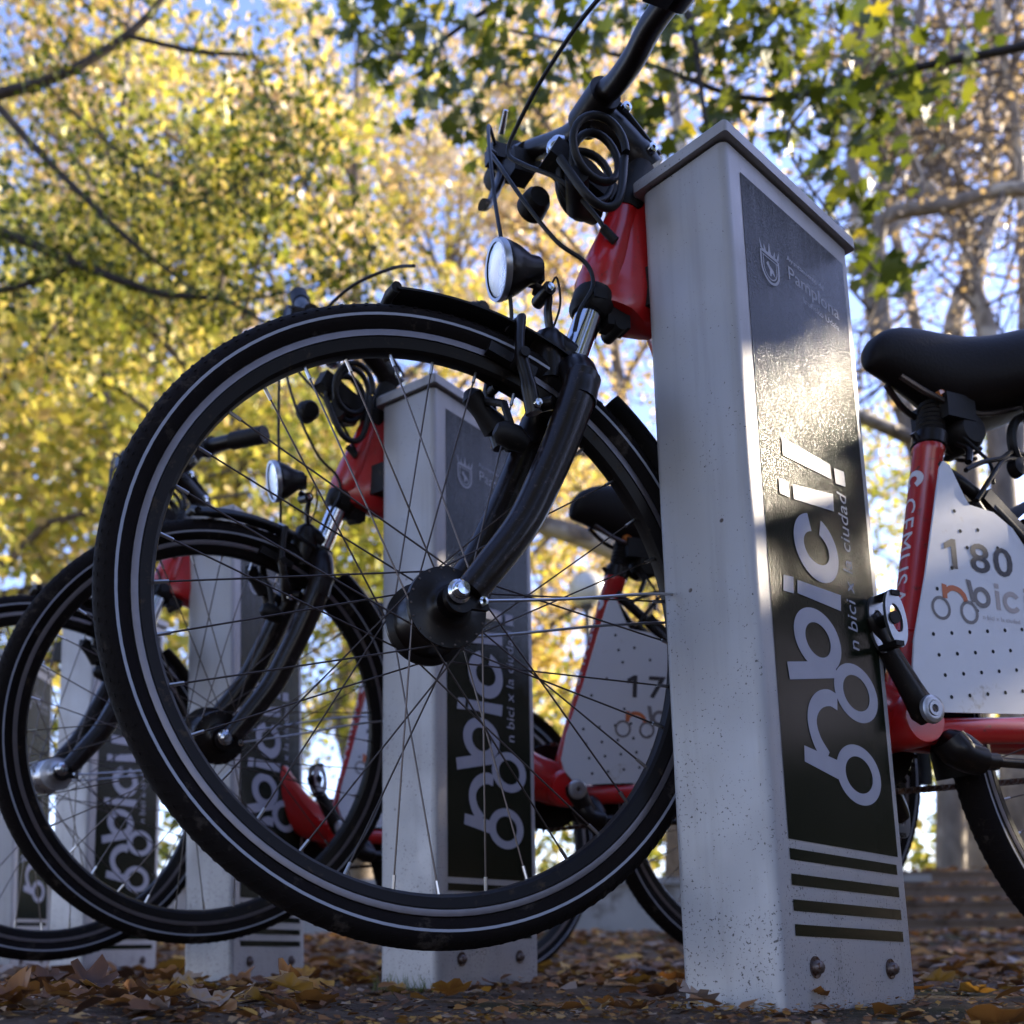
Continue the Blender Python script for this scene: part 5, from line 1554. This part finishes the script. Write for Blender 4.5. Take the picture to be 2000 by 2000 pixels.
# ---------------------------------------------------------------- street lamp with a round opal globe
c = px(1146, 1152, 11.0)
fz = float(lz(c.x, c.y))
lampo = empty("street_lamp", (c.x, c.y, fz), label="unlit street lamp with a round opal globe on a thin dark pole", cat="street lamp")
hgt = c.z - fz
m = MB(); m.tube([(0, 0, 0), (0, 0, .5), (0, 0, .52), (0, 0, hgt - 0.30), (0, 0, hgt - 0.22)], [0.07, 0.06, 0.045, 0.038, 0.05], 20); m.build("pole", MT['lampmetal'], lampo)
m = MB(); m.lathe([(0.0, -0.205), (0.06, -0.198), (0.12, -0.165), (0.172, -0.110), (0.199, -0.04), (0.204, 0.0), (0.199, 0.05), (0.172, 0.110), (0.165, 0.118), (0.0, 0.118)], 40, 'Z', c=(0, 0, hgt)); m.build("globe", MT['lampglobe'], lampo)
m = MB(); m.lathe([(0.0, -0.24), (0.06, -0.24), (0.085, -0.215), (0.09, -0.185), (0.0, -0.185)], 28, 'Z', c=(0, 0, hgt)); m.build("collar", MT['lampmetal'], lampo)
m = MB(); m.lathe([(0.168, 0.117), (0.150, 0.150), (0.09, 0.185), (0.0, 0.20)], 32, 'Z', c=(0, 0, hgt)); m.build("globe_cap", MT['lampglobe'], lampo)

# ---------------------------------------------------------------- fallen leaves
FP = [fallen_proto("fallen_leaf", MT['litter'], cu, t, 50 + i) for i, (cu, t) in enumerate([(.9, .05), (.6, .2), (1.0, .35), (.5, .5), (.8, .62), (1.1, .75), (.7, .9), (.9, 1.0), (0.4, .45), (1.3, .3)])]
def put_leaf(x, y, s, k, rx, ry, rz, lift=0.0, label=None):
    o = bpy.data.objects.new("fallen_leaf", FP[k]); COL.objects.link(o)
    o.location = (x, y, float(gz(x, y)) + lift); o.scale = (s, s, s); o.rotation_euler = (rx, ry, rz)
    tag(o, label or "dry curled autumn leaf lying on the ground among the docks", "leaf", "fallen leaves on the ground")
    return o
def gpx(x, y):
    """ground point under photo pixel"""
    v = ri * ((x - PX) / F_PX) + up * (-(y - PY) / F_PX) + fwd
    t = CAM_H / -v.z if v.z < -1e-4 else 50
    return v.x * t, v.y * t
special = [
    (1430, 1962, .055, 4, .35, .2, .4, "yellow brown leaf leaning against the left foot of the nearest post"),
    (1382, 1978, .045, 7, .3, -.2, 2.2, "pale torn leaf at the left foot of the nearest post"),
    (1615, 1972, .045, 2, .5, .1, 1.2, "curled orange leaf against the bolted face of the nearest post"),
    (1860, 1935, .055, 5, .1, .1, 1.7, "flat yellow leaf right of the nearest post"),
    (1130, 1925, .028, 5, .1, .1, .3, "small yellow leaf on bare soil right of the second post's foot"),
    (580, 1955, .060, 9, .4, .3, .9, "large yellow brown leaf at the bottom left of centre"),
    (170, 1972, .070, 0, .5, .2, .2, "large dark brown curled leaf in the bottom left corner"),
    (400, 1915, .045, 2, .8, .3, .5, "upright curled orange leaf at the foot of the third post"),
]
sp_xy = []
for (x, y, s, k, a, b_, c_, lab) in special:
    X, Y = gpx(x, y); put_leaf(X, Y, s, k, a, b_, c_, 0.010, lab); sp_xy.append((X, Y))
rg = np.random.default_rng(5)
def inpost(x, y, pad=0.012):
    for (pxx, pyy, yaw, *_r) in POSTS:
        dx, dy = x - pxx, y - pyy
        u = dx * math.cos(yaw) + dy * math.sin(yaw); v = -dx * math.sin(yaw) + dy * math.cos(yaw)
        if -pad < u < PW2 + pad and -pad < v < PW1 + pad: return True
    return False
cnt = 0
while cnt < 292:
    Y = 0.86 + 1.9 * rg.random() ** 1.3
    X = Y * rg.uniform(-0.42, 0.64)
    xi = PX + X / Y * F_PX
    dens = 0.95 if xi < 650 else (0.22 if xi < 1350 else 0.5)
    if Y < 1.25 and xi > 650: dens *= 0.35
    if Y > 1.7: dens = 0.9
    if rg.random() > dens or inpost(X, Y): continue
    s = rg.uniform(.028, .060)
    put_leaf(X, Y, s, int(rg.choice(10, p=(.13, .16, .17, .10, .10, .05, .06, .06, .07, .10))), rg.normal() * .20, rg.normal() * .20, rg.uniform(0, 6.28), 0.003 + 0.007 * rg.random() * (1.6 if xi < 650 else 1))
    cnt += 1
# the countless rest, smaller or further away
n = 14000
Y = np.concatenate([0.82 + rg.random(5000) * 2.2, 2.2 + rg.random(9000) * 4.7]); X = Y * rg.uniform(-.9, 1.1, n)
xi = PX + X / Y * F_PX
keep = np.ones(n, bool)
keep &= ~((Y < 1.6) & (xi > 650) & (rg.random(n) > 0.30))
keep &= ~((Y < 1.15) & (rg.random(n) > 0.6))
keep &= np.array([not inpost(a, b_, 0.004) for a, b_ in zip(X, Y)])
X, Y = X[keep], Y[keep]; Z = gz(X, Y) + 0.003 + rg.random(len(X)) * 0.010 + 0.010 * (Y > 2.3) * rg.random(len(X))
P = np.c_[X, Y, Z]
sz = np.where(Y < 2.2, rg.uniform(.010, .034, len(X)), rg.uniform(.035, .075, len(X)))
fl = leaf_cloud("leaf_litter", P, sz, rg.choice([0, .2, .4, .55, .75, 1], len(X), p=(.2, .25, .22, .13, .1, .1)), MT['litter'], rg, 'hex', flat_=True); tag(fl, kind="stuff")
n = 9000
Y = 0.80 + rg.random(n) ** 1.4 * 2.4; X = Y * rg.uniform(-.55, .8, n)
kp_ = np.array([not inpost(a, b_, 0.002) for a, b_ in zip(X, Y)]); X, Y = X[kp_], Y[kp_]
P = np.c_[X, Y, gz(X, Y) + rg.random(len(X)) * .005]
ft = []
for (pxx, pyy, yaw, *_r) in POSTS:      # crumbled leaves banked up against each post's foot
    for k in range(420):
        e_ = rg.integers(0, 4); t_ = rg.random(); d_ = 0.001 + abs(rg.normal()) * .012
        u, v_ = [(t_ * PW2, -d_), (-d_, t_ * PW1), (t_ * PW2, PW1 + d_), (PW2 + d_, t_ * PW1)][e_]
        ft.append((pxx + u * math.cos(yaw) - v_ * math.sin(yaw), pyy + u * math.sin(yaw) + v_ * math.cos(yaw), max(0.0, .010 - d_ * .6) * rg.random()))
ft = np.array(ft); ft[:, 2] += gz(ft[:, 0], ft[:, 1]); P = np.vstack([P, ft])
fl = leaf_cloud("leaf_crumbs", P, rg.uniform(.003, .013, len(P)), rg.random(len(P)), MT['litter'], rg, 'quad', flat_=True); tag(fl, kind="stuff")
# leaves on the steps and the lawn
n = 7000
X = rg.uniform(-9, 12, n); Y = 7.15 + rg.random(n) ** 1.5 * 14; Z = lz(X, Y) + .02
P = np.c_[X, Y, Z]
onst = (X > 2.85) & (X < 7.6)
P = P[~(onst & (Y < 8.8))]
sx = rg.uniform(2.9, 7.5, 1800); kk = rg.integers(0, 4, 1800)
S_ = np.c_[sx, 7.05 + kk * .40 + rg.uniform(-.02, .16, 1800), 0.13 + 0.137 * kk + 0.145 + rg.random(1800) * .012]
P = np.vstack([P, S_])
fl = leaf_cloud("lawn_leaves", P, 0.07, rg.choice([.2, .4, .6, .8, 1], len(P)), MT['litter'], rg, 'hex', flat_=True); tag(fl, kind="stuff")
# a little grass at the foot of the second post
n = 60
gm = MB()
for k in range(n):
    a = rg.uniform(0, PW1); x0, y0, yaw = POSTS[1][:3]
    bx = x0 - math.sin(yaw) * a - math.cos(yaw) * .006 * rg.uniform(.6, 3); by = y0 + math.cos(yaw) * a - math.sin(yaw) * .006 * rg.uniform(.6, 3)
    h = rg.uniform(.008, .035); dx, dy = rg.normal(size=2) * .008
    gm.add([(bx - .0008, by, 0), (bx + .0008, by, 0), (bx + dx, by + dy, h)], [(0, 1, 2)])
tag(gm.build("grass_tuft", simple("grass_blade", (0.12, 0.15, 0.03), .6), smooth=False), kind="stuff")

# ---------------------------------------------------------------- unseen trees added to block light and shade the docks
for i, (x, y, rr, n) in enumerate(((-4.5, -3.0, 3.0, 7000), (1.0, -4.5, 3.2, 8000), (6.5, -3.2, 3.2, 8000), (12.5, 1.0, 3.4, 9000), (13.0, 8.5, 3.2, 7000), (-8.5, 2.5, 3.0, 6000))):
    lab = ["tree behind the camera on the left", "tree directly behind the camera", "tree behind the camera on the right", "tree far out to the right of the docks", "tree beyond the right edge near the steps", "tree far out to the left of the docks"][i]
    tree((x, y), 6.8, (x, y, 4.3), (rr, rr, 2.7), n, 0.17, MT['leaf_green'], MT['bark'], 300 + i, "shady " + lab + ", out of view", tr=0.22, tints=(0, .9), sig=0.6, shape='hex')
hd = MB()
rg = np.random.default_rng(99)
n = 15000
P = np.c_[rg.uniform(5.1, 6.1, n), rg.uniform(-8, 6.0, n), rg.uniform(0.02, 1.35, n)]
h = empty("hedge", (5.6, -1.0, 0), label="unseen hedge along the path to the right of the docks, outside the photo", cat="hedge")  # unseen, put in so the stickers reflect its dark side
P[:, 0] -= 5.6; P[:, 1] += 1.0
tag(leaf_cloud("hedge_foliage", P, 0.13, rg.uniform(0, .6, n), MT['leaf_green'], rg, 'hex', h), kind="stuff")
